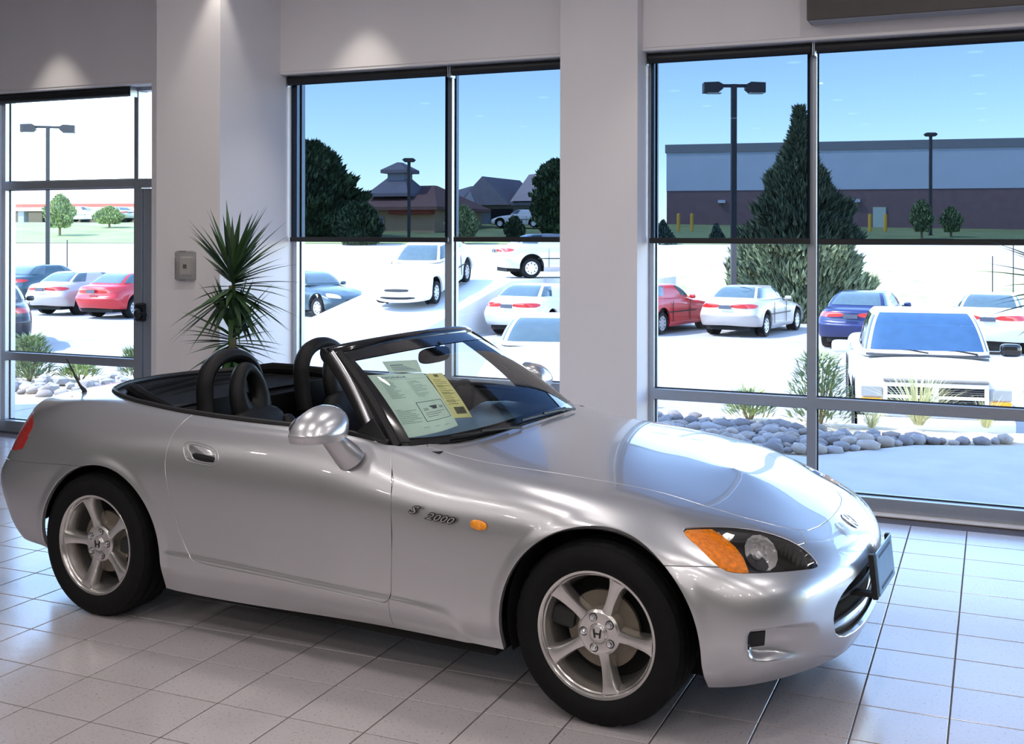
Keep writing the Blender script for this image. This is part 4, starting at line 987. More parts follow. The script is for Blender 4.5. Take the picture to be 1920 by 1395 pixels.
s3 = sheet('window_sticker', c3, PAPERY, 'narrow yellow sheet to the right of the large price sheet')
b = MB()
for k in range(14): bar(b, c3, .12, .45+.4*rnd.random(), .16+.042*k, .168+.042*k)
bar(b, c3, .38, .62, .03, .09)
for k in (4, 8, 12): bar(b, c3, .10, .9, .14+.042*k, .146+.042*k)
bar(b, c3, .28, .85, .78, .92)
b.out('sticker_print', mat('ink_brown', lin(95, 95, 80), rough=.8, noise=.1), s3, smooth=False)
# ------------------------------------------------------------------ outside: ground
from mathutils import noise as mnoise
def gh(x, y):
    """height of the ground outside; d is the distance along the line the lot falls away on"""
    d = -.3942*x+.919*y
    z = float(np.interp(d, [0, 9, 10.6, 11.8, 20, 28, 33, 36, 40, 43, 48, 70, 75, 95, 140, 400], [-.95, -.95, -.95, -.97, -1.0, -1.08, -1.12, -1.10, -1.06, -.62, .30, 1.22, 1.50, 2.75, 3.4, 6]))
    # the left part of the lot lies a little higher
    z += float(np.interp(x, [-40, -20, -8, 0], [.16, .22, .0, -.0]))*float(np.interp(d, [12, 20, 36, 50], [0, 1, 1, 0]))
    return z
def atpx(px, py, dist):
    r = RX*((px-960)/FPX)+RU*((443.55-py)/FPX)+RF; return Vector((0, 0, CAMZ))+r*dist
CONC = mat('sidewalk_concrete', lin(176, 175, 173), rough=.9, noise=.07, nscale=3, bump=.1, bscale=50)
ASPH = mat('parking_asphalt', lin(156, 155, 154), rough=.95, noise=.06, nscale=1.5, bump=.1, bscale=40)
GRASS = mat('grass_lawn', lin(160, 160, 120), rough=.95, noise=.25, nscale=1.2, bump=.4, bscale=25)
GRASSB = mat('back_lawn', lin(132, 146, 96), rough=.95, noise=.2, nscale=.4)
ROADM = mat('road_surface', lin(160, 158, 152), rough=.95, noise=.05, nscale=.3)
DIRT = mat('planting_bed_soil', lin(180, 166, 145), rough=1, noise=.15, nscale=5, bump=.3, bscale=30)
def ground(name, x0, x1, d0, d1, m, nx, nd, dz=0, kind='structure'):
    """strip between two distances, x measured sideways across the view direction of the lot"""
    b = MB(); P = []
    for i in range(nx+1):
        row = []
        for j in range(nd+1):
            s = x0+(x1-x0)*i/nx; d = d0+(d1-d0)*j/nd
            X, Y = .919*s-.3942*d, .3942*s+.919*d
            row.append((X, Y, gh(X, Y)+dz))
        P.append(row)
    b.grid(P); return tag(b.out(name, m), kind=kind)
ground('ground_parking_lot', -40, 30, 5.0, 41.0, ASPH, 70, 60)
ground('ground_verge', -60, 50, 40.8, 48.2, GRASS, 80, 20, .01)
ground('ground_road', -120, 90, 48.0, 70.5, ROADM, 60, 20, -.02)
ground('ground_lawn', -220, 200, 70, 400, GRASSB, 80, 80, .01)
# flat sidewalk along the showroom and the planting bed
tag(MB().box(-12, 6, V1+.06, 8.9, -.30, -.02).out('sidewalk', CONC, smooth=False), kind='structure')
tag(MB().prism([(-1.35, 8.9), (-.6, 9.75), (.5, 10.2), (3.0, 10.3), (6, 10.4), (6, 8.9)], -.30, -.021, 'z').out('sidewalk_apron', CONC, smooth=False), kind='structure')
jt = MB()
for x in (-10.5, -8.7, -6.9, -5.1, -3.3, -1.5, .3, 2.1, 3.9): jt.box(x-.006, x+.006, V1+.2, 8.9, -.0195, -.0185)
tag(jt.out('sidewalk_joints', mat('joint_grey', lin(120, 118, 116), rough=1, noise=.1), smooth=False), kind='structure')  # darker grey strips mark the slab joints
bedp = [(-12, 8.9), (-1.35, 8.9), (-.6, 9.75), (.5, 10.2), (3.0, 10.3), (6, 10.4), (6, 11.6), (2, 11.9), (-4, 11.9), (-12, 11.9)]
b = MB(); 
P = []
for i in range(37):
    x = -12+.5*i; yn = float(np.interp(x, [-12, -1.35, -.6, .5, 3, 6], [8.9, 8.9, 9.75, 10.2, 10.3, 10.4]))
    P.append([(x, yn+(11.2-yn)*j/6, -.03-.012*j+.02*math.sin(x*2+j)) for j in range(7)]+[(x, 11.7, -.45), (x, 12.3, -1.05)])
b.grid(P); tag(b.out('planting_bed', DIRT), kind='structure')

# ------------------------------------------------------------------ river stones
STONE = []
for k, c in enumerate(((188, 184, 186), (168, 164, 168), (200, 190, 182), (150, 146, 150), (178, 168, 162))):
    STONE.append(mat('river_stone_%s' % 'abcde'[k], tuple(q*.62 for q in lin(*c)), rough=.85, noise=.12, nscale=6, bump=.2, bscale=40))
rnd = random.Random(11)
protos = []
def stone_mesh(seed, m, rough=1):
    r = random.Random(seed); bm = bmesh.new(); bmesh.ops.create_icosphere(bm, subdivisions=1, radius=1)
    for v in bm.verts: v.co *= 1+.16*(r.random()-.5)
    me = bpy.data.meshes.new('stone'); bm.to_mesh(me); bm.free(); me.shade_smooth(); me.materials.append(m); return me
for k in range(10): protos.append(stone_mesh(k, STONE[k % 5]))
bed = None
spots = []
tries = 0
def onbed(px, py, z=-.05):
    p = Vector((0, 0, CAMZ)); r = RX*((px-960)/FPX)+RU*((443.55-py)/FPX)+RF; k = (z-CAMZ)/r.z; return p+r*k
def in_bed(x, y):
    yn = float(np.interp(x, [-12, -1.35, -.6, .5, 3, 6], [8.95, 8.95, 9.8, 10.25, 10.35, 10.4])); yf = float(np.interp(x, [-12, -6, -3.2, -2.3, -1.2, -.4, .1], [10.4, 10.4, 10.35, 10.35, 10.05, 10.0, 10.22]))
    return yn < y < yf
KEEP = [(onbed(*q).x, onbed(*q).y, w) for q, w in (((1405, 787), .25), ((1537, 797), .30), ((55, 715), .36), ((150, 713), .32), ((243, 708), .32))]
cand = []
while len(cand) < 520 and tries < 20000:
    tries += 1
    x = rnd.uniform(-3.4, .1) if tries % 4 else rnd.uniform(-11.5, -3.4); y = rnd.uniform(8.95, 10.9)
    r = rnd.uniform(.045, .095)
    if not in_bed(x, y) or any((x-a)**2+(y-b_)**2 < q*q for a, b_, q in KEEP): continue
    if any((x-a)**2+(y-b_)**2 < ((r+c)*.66)**2 for a, b_, c in cand): continue
    cand.append((x, y, r))
bed = thing('stone_bed', 'bed of grey river stones outside the window', 'stones', (-2.0, 9.8, -.05))
rest = MB(); nind = 0
ico = [tuple(v.co) for v in protos[0].vertices]; icf = [tuple(p.vertices) for p in protos[0].polygons]
for (x, y, r) in sorted(cand, key=lambda c: (c[0] < -3.4, c[1])):
    R_ = Matrix.Rotation(rnd.uniform(0, 6.28), 4, 'Z')@Matrix.Rotation(rnd.uniform(-.3, .3), 4, 'X')
    sc = (r*rnd.uniform(1.0, 1.35), r*rnd.uniform(.8, 1.05), r*rnd.uniform(.55, .8))
    if nind < 298:
        o = bpy.data.objects.new('stone', protos[rnd.randrange(10)]); COL.objects.link(o); o.parent = bed
        o.matrix_basis = Matrix.Translation((x+2.0, y-9.8, .05-.03+sc[2]*.55))@R_@Matrix.Diagonal((*sc, 1)); nind += 1
    else: rest.add(ico, icf, Matrix.Translation((x+2.0, y-9.8, .05-.03+sc[2]*.55))@R_@Matrix.Diagonal((*sc, 1)))
o = rest.out('small_stones', STONE[0], bed); tag(o, kind='stuff')

# ------------------------------------------------------------------ plants
LEAFM = mat('yucca_leaf', lin(58, 88, 48), rough=.5, noise=.3, nscale=6)
LEAFD = mat('dark_leaf', lin(44, 66, 42), rough=.5, noise=.3, nscale=6)
STEM = mat('plant_stem', lin(120, 105, 80), rough=.8, noise=.2, nscale=20)
POT = mat('terracotta_pot', lin(60, 55, 52), rough=.5, noise=.1)
def blade(b, base, dirv, length, width, droop, n=6, twist=0):
    d = Vector(dirv).normalized(); side = d.cross(Vector((0, 0, 1))); side = side.normalized() if side.length > .05 else Vector((1, 0, 0))
    p = Vector(base); V = []; F = []
    for i in range(n+1):
        t = i/n; w = width*(math.sin(PI*min(1, t*.86+.12)))**.8*(1-t**3) if i < n else 0
        up = side.cross(d).normalized()
        V += [tuple(p-side*w/2+up*w*.12), tuple(p-up*w*.05), tuple(p+side*w/2+up*w*.12)]
        p = p+d*length/n; d = (d+Vector((0, 0, -droop*(.4+t)/n))).normalized()
    for i in range(n): 
        for k in (0, 1): F.append((3*i+k, 3*i+k+1, 3*i+4+k, 3*i+3+k))
    b.add(V, F)
def yucca(loc, lab, heads, scale=1, seed=1):
    r = random.Random(seed); t = thing('potted_yucca', lab, 'plant', loc)
    MB().lathe([(.001, .0), (.15, .0), (.175, .03), (.19, .28), (.20, .34), (.185, .345), (.175, .30), (.001, .30)], 28).out('pot', POT, t, sharp=50)
    MB().lathe([(.001, .305), (.175, .30)], 20).out('soil', DIRT, t)
    for (hx, hy, hz, n, L) in heads:
        MB().tube([(hx*.2, hy*.2, .29), (hx*.6, hy*.6, hz*.5), (hx, hy, hz)], [.028, .024, .02], 10).out('trunk', STEM, t)
        for k in range(n):
            a = r.uniform(0, 2*PI); el = r.uniform(-.95, 1.35); q = (k/n)
            b = MB(); el = -1.0+2.35*((k*.618) % 1); LL = L*r.uniform(.75, 1.12)
            blade(b, (hx+.015*math.cos(a), hy+.015*math.sin(a), hz-.10+.22*((k*.618) % 1)), (math.cos(a)*math.cos(el), math.sin(a)*math.cos(el), math.sin(el)), LL, .040, .16+.22*r.random())
            b.out('leaf', LEAFM if r.random() < .7 else LEAFD, t)
    return t
yucca((-4.50, 5.93, 0), 'potted yucca with spiky green leaves behind the convertible, by the left pillar', [(.0, .0, 1.36, 105, .44), (-.02, .03, 1.00, 90, .36)], seed=4)
yucca((.43, 6.35, 0), 'potted yucca at the right edge of the picture, only its leaf tips in view', [(.0, .0, 1.42, 60, .52)], seed=9)
def shrub(loc, lab, r, h, n, col, seed, cat='shrub', lw=.03, ll=.08, group=None, nm='shrub', stems=5):
    rr = random.Random(seed); t = thing(nm, lab, cat, loc, group=group); b = MB()
    for k in range(n):
        a = rr.uniform(0, 2*PI); q = rr.random()**.5; z = rr.random(); R_ = r*(1-.55*z**2)*q
        p = (R_*math.cos(a), R_*math.sin(a), .05+h*z*.95)
        blade(b, p, (math.cos(a)*.7+rr.uniform(-.4, .4), math.sin(a)*.7+rr.uniform(-.4, .4), rr.uniform(.1, 1)), ll*rr.uniform(.7, 1.3), lw, .3, 2)
    tag(b.out('foliage', col, t), kind='stuff')
    s = MB()
    for k in range(stems):
        a = 2*PI*k/stems; s.tube([(0, 0, -.03), (r*.3*math.cos(a), r*.3*math.sin(a), h*.5), (r*.5*math.cos(a), r*.5*math.sin(a), h*.9)], [.012, .008, .004], 5)
    s.out('stem', STEM, t); return t
PALEG = mat('pale_green_leaf', lin(150, 165, 110), rough=.7, noise=.25, nscale=5)
MIDG = mat('mid_green_leaf', lin(122, 138, 98), rough=.7, noise=.25, nscale=5)
def tuft(loc, lab, r, h, n, m, seed):
    rr = random.Random(seed); t = thing('ornamental_grass', lab, 'grass', loc)
    b = MB()
    for k in range(n):
        a = rr.uniform(0, 2*PI); el = rr.uniform(.7, 1.5); q = rr.uniform(0, .15*r)
        blade(b, (q*math.cos(a), q*math.sin(a), 0), (math.cos(a)*math.cos(el), math.sin(a)*math.cos(el), math.sin(el)), h*rr.uniform(.7, 1.15), .010, 1.1, 6)
    tag(b.out('blades', m, t), kind='stuff'); return t
STRAW = mat('straw_grass', lin(205, 205, 160), rough=.8, noise=.15, nscale=8)
def onbed(px, py, z=-.05):
    p = Vector((0, 0, CAMZ)); r = RX*((px-960)/FPX)+RU*((443.55-py)/FPX)+RF; k = (z-CAMZ)/r.z; return p+r*k
p = onbed(1405, 787); shrub((p.x, p.y, -.06), 'low pale green shrub above the river stones, left of the window bar', .22, .22, 500, PALEG, 3, ll=.09, lw=.022)
p = onbed(1537, 797); shrub((p.x, p.y, -.06), 'taller loose green shrub standing behind the window bar', .30, .62, 800, MIDG, 5, ll=.09, lw=.024)
p = onbed(1722, 795); tuft((p.x, p.y, -.06), 'arching ornamental grass in front of the white pickup grille', .3, .62, 150, STRAW, 6)
p = onbed(1634, 800); tuft((p.x, p.y, -.06), 'thin dry grass clump at the left headlight of the pickup', .2, .25, 60, STRAW, 7)
p = onbed(1850, 800); tuft((p.x, p.y, -.06), 'dry grass clump at the right headlight of the pickup', .25, .30, 80, STRAW, 8)
p = onbed(55, 715); shrub((p.x, p.y, -.06), 'round green shrub low in the far left window', .28, .50, 900, MIDG, 9, ll=.10, lw=.03)
p = onbed(150, 713); shrub((p.x, p.y, -.06), 'flat yellow green ground plant in the far left window', .24, .13, 300, PALEG, 10, ll=.10, lw=.03)
p = onbed(243, 708); shrub((p.x+.1, p.y, -.06), 'small green shrub beside the door mullion in the far left window', .22, .30, 500, MIDG, 12, ll=.09, lw=.03)

# big juniper, two round trees, small firs and saplings
def conifer(loc, lab, prof, n, seed, m1, m2, nm='juniper_tree', sc=1, ll=.5, lw=.16, lean=None):
    """prof: (height, radius) pairs; foliage sprays over a rounded cone, some proud, some sunk"""
    rr = random.Random(seed); t = thing(nm, lab, 'tree', loc); H = [p[0] for p in prof]; Rr_ = [p[1] for p in prof]
    MB().tube([(0, 0, -.3), (0, 0, H[-1]*.5), (0, 0, H[-1]*.92)], [.16*sc, .10*sc, .02], 8).out('trunk', STEM, t)
    tot = []
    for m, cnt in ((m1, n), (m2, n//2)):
        b = MB(); V = []; F = []
        for k in range(cnt):
            h = H[0]+(H[-1]-H[0])*rr.random()**1.25; a = rr.uniform(0, 2*PI)
            lob = 1+.16*math.sin(a*3+h*2.1)+.12*math.sin(a*5-h*3.3+1)+.10*math.sin(h*7+a*2)
            R_ = float(np.interp(h, H, Rr_))*lob*(1.10-.36*rr.random()**1.5)
            p = Vector((R_*math.cos(a), R_*math.sin(a), h)); d = Vector((math.cos(a)*.55+rr.uniform(-.35, .35), math.sin(a)*.55+rr.uniform(-.35, .35), .75+rr.uniform(-.3, .4))).normalized()
            s = d.cross(Vector((rr.uniform(-1, 1), rr.uniform(-1, 1), .3))).normalized(); L = ll*sc*rr.uniform(.5, 1.1); w = lw*sc*rr.uniform(.6, 1.2); i = len(V)
            u = s.cross(d)
            V += [tuple(p-d*L*.3), tuple(p+s*w+u*w*.2), tuple(p+d*L*.35+u*w*.5), tuple(p-s*w+u*w*.2), tuple(p+d*L)]
            F += [(i, i+1, i+2), (i, i+2, i+3), (i+1, i+4, i+2), (i+3, i+2, i+4)]
        b.V = V; b.F = F; tag(b.out('foliage', m, t, smooth=False), kind='stuff')
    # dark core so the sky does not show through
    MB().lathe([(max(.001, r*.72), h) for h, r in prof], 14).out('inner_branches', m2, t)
    return t
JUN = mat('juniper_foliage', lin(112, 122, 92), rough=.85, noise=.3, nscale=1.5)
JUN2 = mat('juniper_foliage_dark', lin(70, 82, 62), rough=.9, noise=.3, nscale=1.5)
p = atpx(1498, 585, 38); g0 = gh(p.x, p.y)
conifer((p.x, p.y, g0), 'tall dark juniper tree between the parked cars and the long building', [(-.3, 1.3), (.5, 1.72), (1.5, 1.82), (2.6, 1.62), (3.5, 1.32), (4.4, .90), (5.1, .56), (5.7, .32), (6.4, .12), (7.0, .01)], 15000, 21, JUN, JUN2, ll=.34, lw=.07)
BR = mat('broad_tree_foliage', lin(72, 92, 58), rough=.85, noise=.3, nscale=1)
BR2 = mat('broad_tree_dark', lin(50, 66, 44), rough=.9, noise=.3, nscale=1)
def ontrue(px, dist): p = atpx(px, 500, dist); return (p.x, p.y, gh(p.x, p.y))
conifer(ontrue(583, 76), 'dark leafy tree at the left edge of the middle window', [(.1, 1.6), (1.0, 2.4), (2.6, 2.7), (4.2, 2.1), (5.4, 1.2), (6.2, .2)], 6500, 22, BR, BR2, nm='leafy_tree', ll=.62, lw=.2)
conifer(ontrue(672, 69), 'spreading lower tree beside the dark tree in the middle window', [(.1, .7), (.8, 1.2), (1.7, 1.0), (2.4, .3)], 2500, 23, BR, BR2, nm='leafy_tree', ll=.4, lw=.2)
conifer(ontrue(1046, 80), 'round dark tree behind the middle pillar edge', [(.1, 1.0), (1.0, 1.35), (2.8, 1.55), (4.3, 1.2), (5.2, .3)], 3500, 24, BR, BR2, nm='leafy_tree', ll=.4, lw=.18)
FIR = mat('blue_fir_foliage', lin(88, 108, 98), rough=.9, noise=.2, nscale=2)
for k, (px, dist, h, r, lab) in enumerate(((1243, 70, 1.45, .62, 'small fir at the left edge of the lawn by the long building'), (1343, 72, 1.15, .42, 'second small fir on the lawn, right of the yellow posts'))):
    conifer(ontrue(px, dist), lab, [(0, r), (h*.4, r*.8), (h*.8, r*.3), (h, .02)], 900, 30+k, FIR, BR2, nm='fir_tree', sc=.5, ll=.3, lw=.14)
for k, (px, dist, h, r, lab) in enumerate(((1728, 76, 2.6, .62, 'thin young tree left of the distant single lamp'), (1783, 78, 2.0, .6, 'thin young tree right of the distant single lamp'), (965, 66, 1.7, .5, 'small dark cypress in front of the shop with the gable'), (868, 70, 2.3, .9, 'pale young tree by the shops in the middle window'), (112, 78, 2.8, .9, 'young tree on the bank in the far left window'), (205, 88, 1.6, 1.0, 'round pale bush by the strip of shops in the far left window'))):
    conifer(ontrue(px, dist), lab, [(h*.2, r*.6), (h*.5, r), (h*.8, r*.7), (h, .05)], 900, 40+k, (MIDG, MIDG, BR2, PALEG, PALEG, PALEG)[k], BR if k < 3 else MIDG, nm='young_tree', sc=.6, ll=.4, lw=.16)

# ------------------------------------------------------------------ street lamps
LAMPM = mat('lamp_post_bronze', lin(58, 56, 58), rough=.5, metal=.2, noise=.1)
def street_lamp(px, dist, ytop, lab, double=True, hw=1.0, r=.075, rot=0, head=.5):
    p = atpx(px, ytop, dist); g = gh(p.x, p.y); H = p.z-g
    t = thing('street_lamp', lab, 'street lamp', (p.x, p.y, g), math.atan2(RX.y, RX.x)+rot)
    MB().box(-r, r, -r, r, 0, H, bev=.01).box(-r*1.8, r*1.8, -r*1.8, r*1.8, -.3, .04).out('pole', LAMPM, t, smooth=False)
    if double:
        MB().box(-hw*.5, hw*.5, -.04, .04, H-.10, H).out('cross_arm', LAMPM, t, smooth=False)
        for s in (-1, 1):
            b = MB(); x0, x1 = s*(hw-head*1.05), s*hw
            b.prism([(x0, H-.16), (x0+s*head*.25, H-.28), (x1, H-.28), (x1, H+.04), (x0+s*head*.25, H+.06), (x0, H-.02)], -.2, .2, 'y')
            hd = b.out('lamp_head', LAMPM, t, recalc=True, smooth=False)
            MB().box(min(x0, x1)+.12, max(x0, x1)-.04, -.16, .16, H-.30, H-.281).out('lens', mat('lamp_lens', (.7, .72, .72), rough=.2, noise=.05), hd, smooth=False)
    else:
        MB().prism([(-.45, H+.0), (-.3, H-.14), (.3, H-.14), (.45, H+.0), (.3, H+.12), (-.3, H+.12)], -.2, .2, 'y').out('lamp_head', LAMPM, t, recalc=True, smooth=False)
street_lamp(1376, 36, 158, 'tall dark street lamp with two box heads left of the juniper', True, .98, .085, .0, .58)
street_lamp(90, 46, 236, 'double-headed street lamp in the far left window', True, 1.04, .075, .25, .56)
street_lamp(1745, 80, 252, 'distant single-headed lamp before the long building', False, r=.09)
street_lamp(767, 75, 300, 'distant single-headed lamp before the cupola building', False, r=.10)
# thin post and wire by the lawn right of the juniper
for k, (px, dist, y0) in enumerate(((1861, 40, 480), (1900, 40, 455))):
    p = atpx(px, y0, dist); g = gh(p.x, p.y); tag(MB().tube([(p.x, p.y, g-.1), (p.x, p.y, p.z)], .02, 6).out('marker_post', LAMPM), ('thin bare post on the pale verge above the right-hand white car', 'taller thin post nearest the right edge of the picture')[k], 'post')
p = atpx(126, 450, 44); g = gh(p.x, p.y); tag(MB().tube([(p.x, p.y, g-.1), (p.x, p.y, p.z)], .022, 6).out('marker_post', LAMPM), 'thin sapling stake to the right of the double lamp in the far left window', 'post')
for k, px in enumerate((1272, 1297, 1631, 1660)):
    p = ontrue(px, 84); tag(MB().lathe([(.13, -.2), (.13, 1.05), (.001, 1.15)], 12).out('bollard', mat('yellow_bollard_paint', lin(205, 160, 60), rough=.6, noise=.1), loc=(p[0], p[1], p[2]+.25)), ('left of the two yellow posts beside the small fir', 'right of the two yellow posts beside the small fir', 'yellow post left of the small pale door', 'yellow post right of the small pale door')[k], 'bollard')

# ------------------------------------------------------------------ buildings
def building(name, lab, px0, px1, d0, d1, ybase, parts, depth=18):
    """front face runs between two sight lines; returns an empty whose local x runs along that face"""
    a = atpx(px0, ybase, d0); b_ = atpx(px1, ybase, d1); L = math.hypot(b_.x-a.x, b_.y-a.y)
    t = thing(name, lab, 'building', (a.x, a.y, 0), math.atan2(b_.y-a.y, b_.x-a.x)); return t, L
BRICK = mat('brown_brick_wall', lin(118, 96, 98), rough=.95, noise=.12, nscale=2)
PANEL = mat('blue_grey_panel', lin(176, 186, 200), rough=.7, noise=.04, nscale=.5)
PANELD = mat('parapet_metal', lin(120, 122, 128), rough=.6, noise=.05)
t, L = building('store_building', 'long flat-roofed building with pale upper band over brown brick', 1250, 2300, 95, 84, 420, None)
MB().box(0, L, 0, 25, -2, 5.55).out('brick_base', BRICK, t, smooth=False)
MB().box(-.02, L, -.06, 25, 5.55, 8.75).out('upper_band', PANEL, t, smooth=False)
MB().box(-.12, L+.1, -.16, 25.1, 8.75, 9.45).out('parapet', PANELD, t, smooth=False)
MB().box(16.6, 17.6, -.10, 0, 2.0, 4.1).out('service_door', mat('pale_door_paint', lin(170, 185, 175), rough=.6, noise=.05), t, smooth=False)
MB().box(14.2, 14.9, -.10, 0, 2.2, 4.6).out('service_door', mat('brown_door_paint', lin(90, 76, 70), rough=.6, noise=.05), t, smooth=False)
for x in (4.6, 15.3): MB().box(x-.3, x+.3, -.35, 0, 4.5, 4.75).out('wall_lamp', PANEL, t, smooth=False)
# cupola building and shops in the middle window
ROOFB = mat('brown_shingle_roof', lin(122, 92, 84), rough=.95, noise=.12, nscale=2)
ROOFG = mat('grey_shingle_roof', lin(120, 116, 122), rough=.95, noise=.12, nscale=2)
STUC = mat('tan_stucco', lin(178, 150, 122), rough=.9, noise=.06, nscale=1)
STUC2 = mat('grey_stucco', lin(150, 152, 158), rough=.9, noise=.05, nscale=1)
WIN = mat('dark_shop_window', (.02, .03, .04), rough=.12, noise=.1)
REDT = mat('red_brick_trim', lin(150, 72, 58), rough=.9, noise=.1)
t, L = building('restaurant_building', 'low tan building with brown hipped roof and a cupola', 625, 815, 85, 82, 430, None)
MB().box(0, L, 0, 9, -1, 3.75).out('wall', STUC, t, smooth=False)
def hip(b, x0, x1, y0, y1, z0, z1, ins):
    V = [(x0, y0, z0), (x1, y0, z0), (x1, y1, z0), (x0, y1, z0), (x0+ins, (y0+y1)/2-.3, z1), (x1-ins, (y0+y1)/2-.3, z1), (x1-ins, (y0+y1)/2+.3, z1), (x0+ins, (y0+y1)/2+.3, z1), ]
    V += [(x0, y0, z0-.25), (x1, y0, z0-.25), (x1, y1, z0-.25), (x0, y1, z0-.25)]
    return b.add(V, [(0, 1, 5, 4), (1, 2, 6, 5), (2, 3, 7, 6), (3, 0, 4, 7), (4, 5, 6, 7), (8, 9, 1, 0), (9, 10, 2, 1), (10, 11, 3, 2), (11, 8, 0, 3), (11, 10, 9, 8)])
hip(MB(), -.6, L+.5, -.7, 9.7, 3.85, 5.6, 2.5).out('roof', ROOFB, t, smooth=False)
hip(MB(), 2.6, 6.0, .5, 4.5, 4.9, 6.3, 1.1).out('upper_roof', ROOFG, t, smooth=False)
MB().box(3.7, 5.1, 1.7, 3.1, 5.9, 6.7).out('cupola', STUC2, t, smooth=False)
hip(MB(), 3.3, 5.5, 1.3, 3.5, 6.7, 7.3, 1.0).out('cupola_roof', ROOFG, t, smooth=False)
for x in (1.2, 3.2): 
    f = MB().box(x-.1, x+1.1, -.08, .02, 1.9, 3.1).out('window', STUC2, t, smooth=False); MB().box(x, x+1.0, -.10, -.07, 2.0, 3.0).out('pane', WIN, f, smooth=False)
MB().box(4.9, L, -.5, .1, 3.3, 3.9).out('awning', REDT, t, smooth=False)
t, L = building('shop_building', 'row of low shops with grey roofs right of the cupola building', 790, 1075, 98, 92, 430, None)
MB().box(0, L, 0, 14, -1, 4.4).out('wall', STUC2, t, smooth=False)
hip(MB(), -.5, L+.5, -1.2, 15, 4.5, 6.3, 2).out('roof', ROOFG, t, smooth=False)
MB().add([(4.2, -1.6, 4.3), (9.2, -1.6, 4.3), (6.7, -1.6, 6.7), (4.2, 6, 4.3), (9.2, 6, 4.3), (6.7, 6, 6.7)], [(0, 1, 2), (3, 5, 4), (0, 2, 5, 3), (1, 4, 5, 2), (0, 3, 4, 1)]).out('gable', ROOFG, t, smooth=False)
MB().add([(4.7, -1.65, 4.3), (6.2, -1.65, 4.3), (5.6, -1.65, 5.5)], [(0, 1, 2)]).out('gable_front', STUC2, t, smooth=False)
MB().add([(9.2, -1.4, 4.6), (14.5, -1.4, 4.6), (13.0, 1, 7.2), (9.8, 1, 6.9), (9.2, 8, 4.6), (14.5, 8, 4.6)], [(0, 1, 2, 3), (1, 5, 2), (0, 3, 4), (3, 2, 5, 4)]).out('upper_roof', mat('pale_shingle_roof', lin(165, 152, 150), rough=.95, noise=.1), t, smooth=False)
x = .6
while x < L-2:
    f = MB().box(x, x+2.0, -.12, 0, 1.6, 4.0).out('shopfront', WIN, t, smooth=False); x += 3.1
# strip of shops in the left window
t, L = building('strip_mall', 'long low strip of shops with a pale roof and red fascia', -140, 330, 120, 112, 425, None)
MB().box(0, L, 0, 14, -1, 4.2).out('wall', WIN, t, smooth=False)
MB().box(-.4, L+.4, -2.4, 14, 4.15, 4.55).out('soffit', mat('pale_fascia', lin(215, 200, 198), rough=.8, noise=.03), t, smooth=False)
MB().box(-.4, L+.4, -2.45, -2.3, 4.55, 4.85).out('red_fascia', mat('red_fascia_paint', lin(200, 96, 84), rough=.7, noise=.04), t, smooth=False)
hip(MB(), -.4, L+.4, -2.4, 14, 5.1, 6.9, 2).out('roof', mat('pale_pink_roof', lin(205, 178, 172), rough=.9, noise=.05), t, smooth=False)
x = 0
while x < L:
    MB().box(x-.35, x+.35, -2.2, -1.5, -1, 4.15).out('column', STUC2, t, smooth=False); x += 4.6
# ------------------------------------------------------------------ parked cars outside
CGLASS = mat('parked_car_glass', (.05, .085, .10), rough=.04, coat=1, noise=.1)
HUB = mat('hubcap_silver', (.55, .56, .58), rough=.35, metal=.6, noise=.05)
PLATED = mat('dealer_plate', (.05, .06, .09), rough=.4, noise=.1)
def paint(name, c, metal=.0): return mat(name, c, rough=.3, metal=metal, coat=.45, noise=.02)
SC = np.array([1.13, 1.0, 1.13])
Q0 = body_grid(150, 64); QN = -grid_normals(Q0)
if QN[70, 26, 1] < 0: QN = -QN
qh = (Q0.reshape(-1, 3), QN.reshape(-1, 3), tri_grid(Q0))
if np.cross(qh[0][qh[2][900, 1]]-qh[0][qh[2][900, 0]], qh[0][qh[2][900, 2]]-qh[0][qh[2][900, 0]])@qh[1][qh[2][900, 0]] < 0: qh = (qh[0], qh[1], qh[2][:, ::-1])
def sc_(S, off=0):
    V = (S[0]+S[1]*off)*SC; N = S[1]/SC; N = N/np.linalg.norm(N, axis=1, keepdims=True); return V, N, S[2]
def greenhouse(x0, x1, hw0, xt0, xt1, hw1, zb0, zb1, zt, e=.32, nt=10, n=72):
    P = []
    for i in range(n+1):
        w = 2*PI*i/n; cx, cy = math.cos(w), math.sin(w); ex, ey = math.copysign(abs(cx)**e, cx), math.copysign(abs(cy)**e, cy); row = []
        for j in range(nt+1):
            t = j/nt; tt = min(1, t*1.12); k = 1 if t < .9 else 1-((t-.9)/.1)*.98
            a, b = x0+(xt0-x0)*tt, x1+(xt1-x1)*tt; hw = hw0+(hw1-hw0)*tt**1.2
            zb = zb0 if ex < 0 else zb1; zb = zb0+(zb1-zb0)*(ex*.5+.5)
            z = zb+(zt-zb)*math.sin(min(1, t/.9)*PI/2*.9)/math.sin(PI/2*.9) if t < .9 else zt+.02*(1-k)
            row.append(((a+b)/2+(b-a)/2*ex*k, hw*ey*k, z))
        P.append(row)
    return np.array(P)
def gwin(P, w0, w1, t0, t1, cen, off=1.008):
    n = P.shape[0]-1; i0, i1 = round(w0/360*n), round(w1/360*n); idx = [i % n for i in range(i0, i1+1)]; j0, j1 = t0, t1
    Q = P[idx][:, j0:j1+1].copy(); Q = cen+(Q-cen)*np.array([off, off, 1.0]); return Q
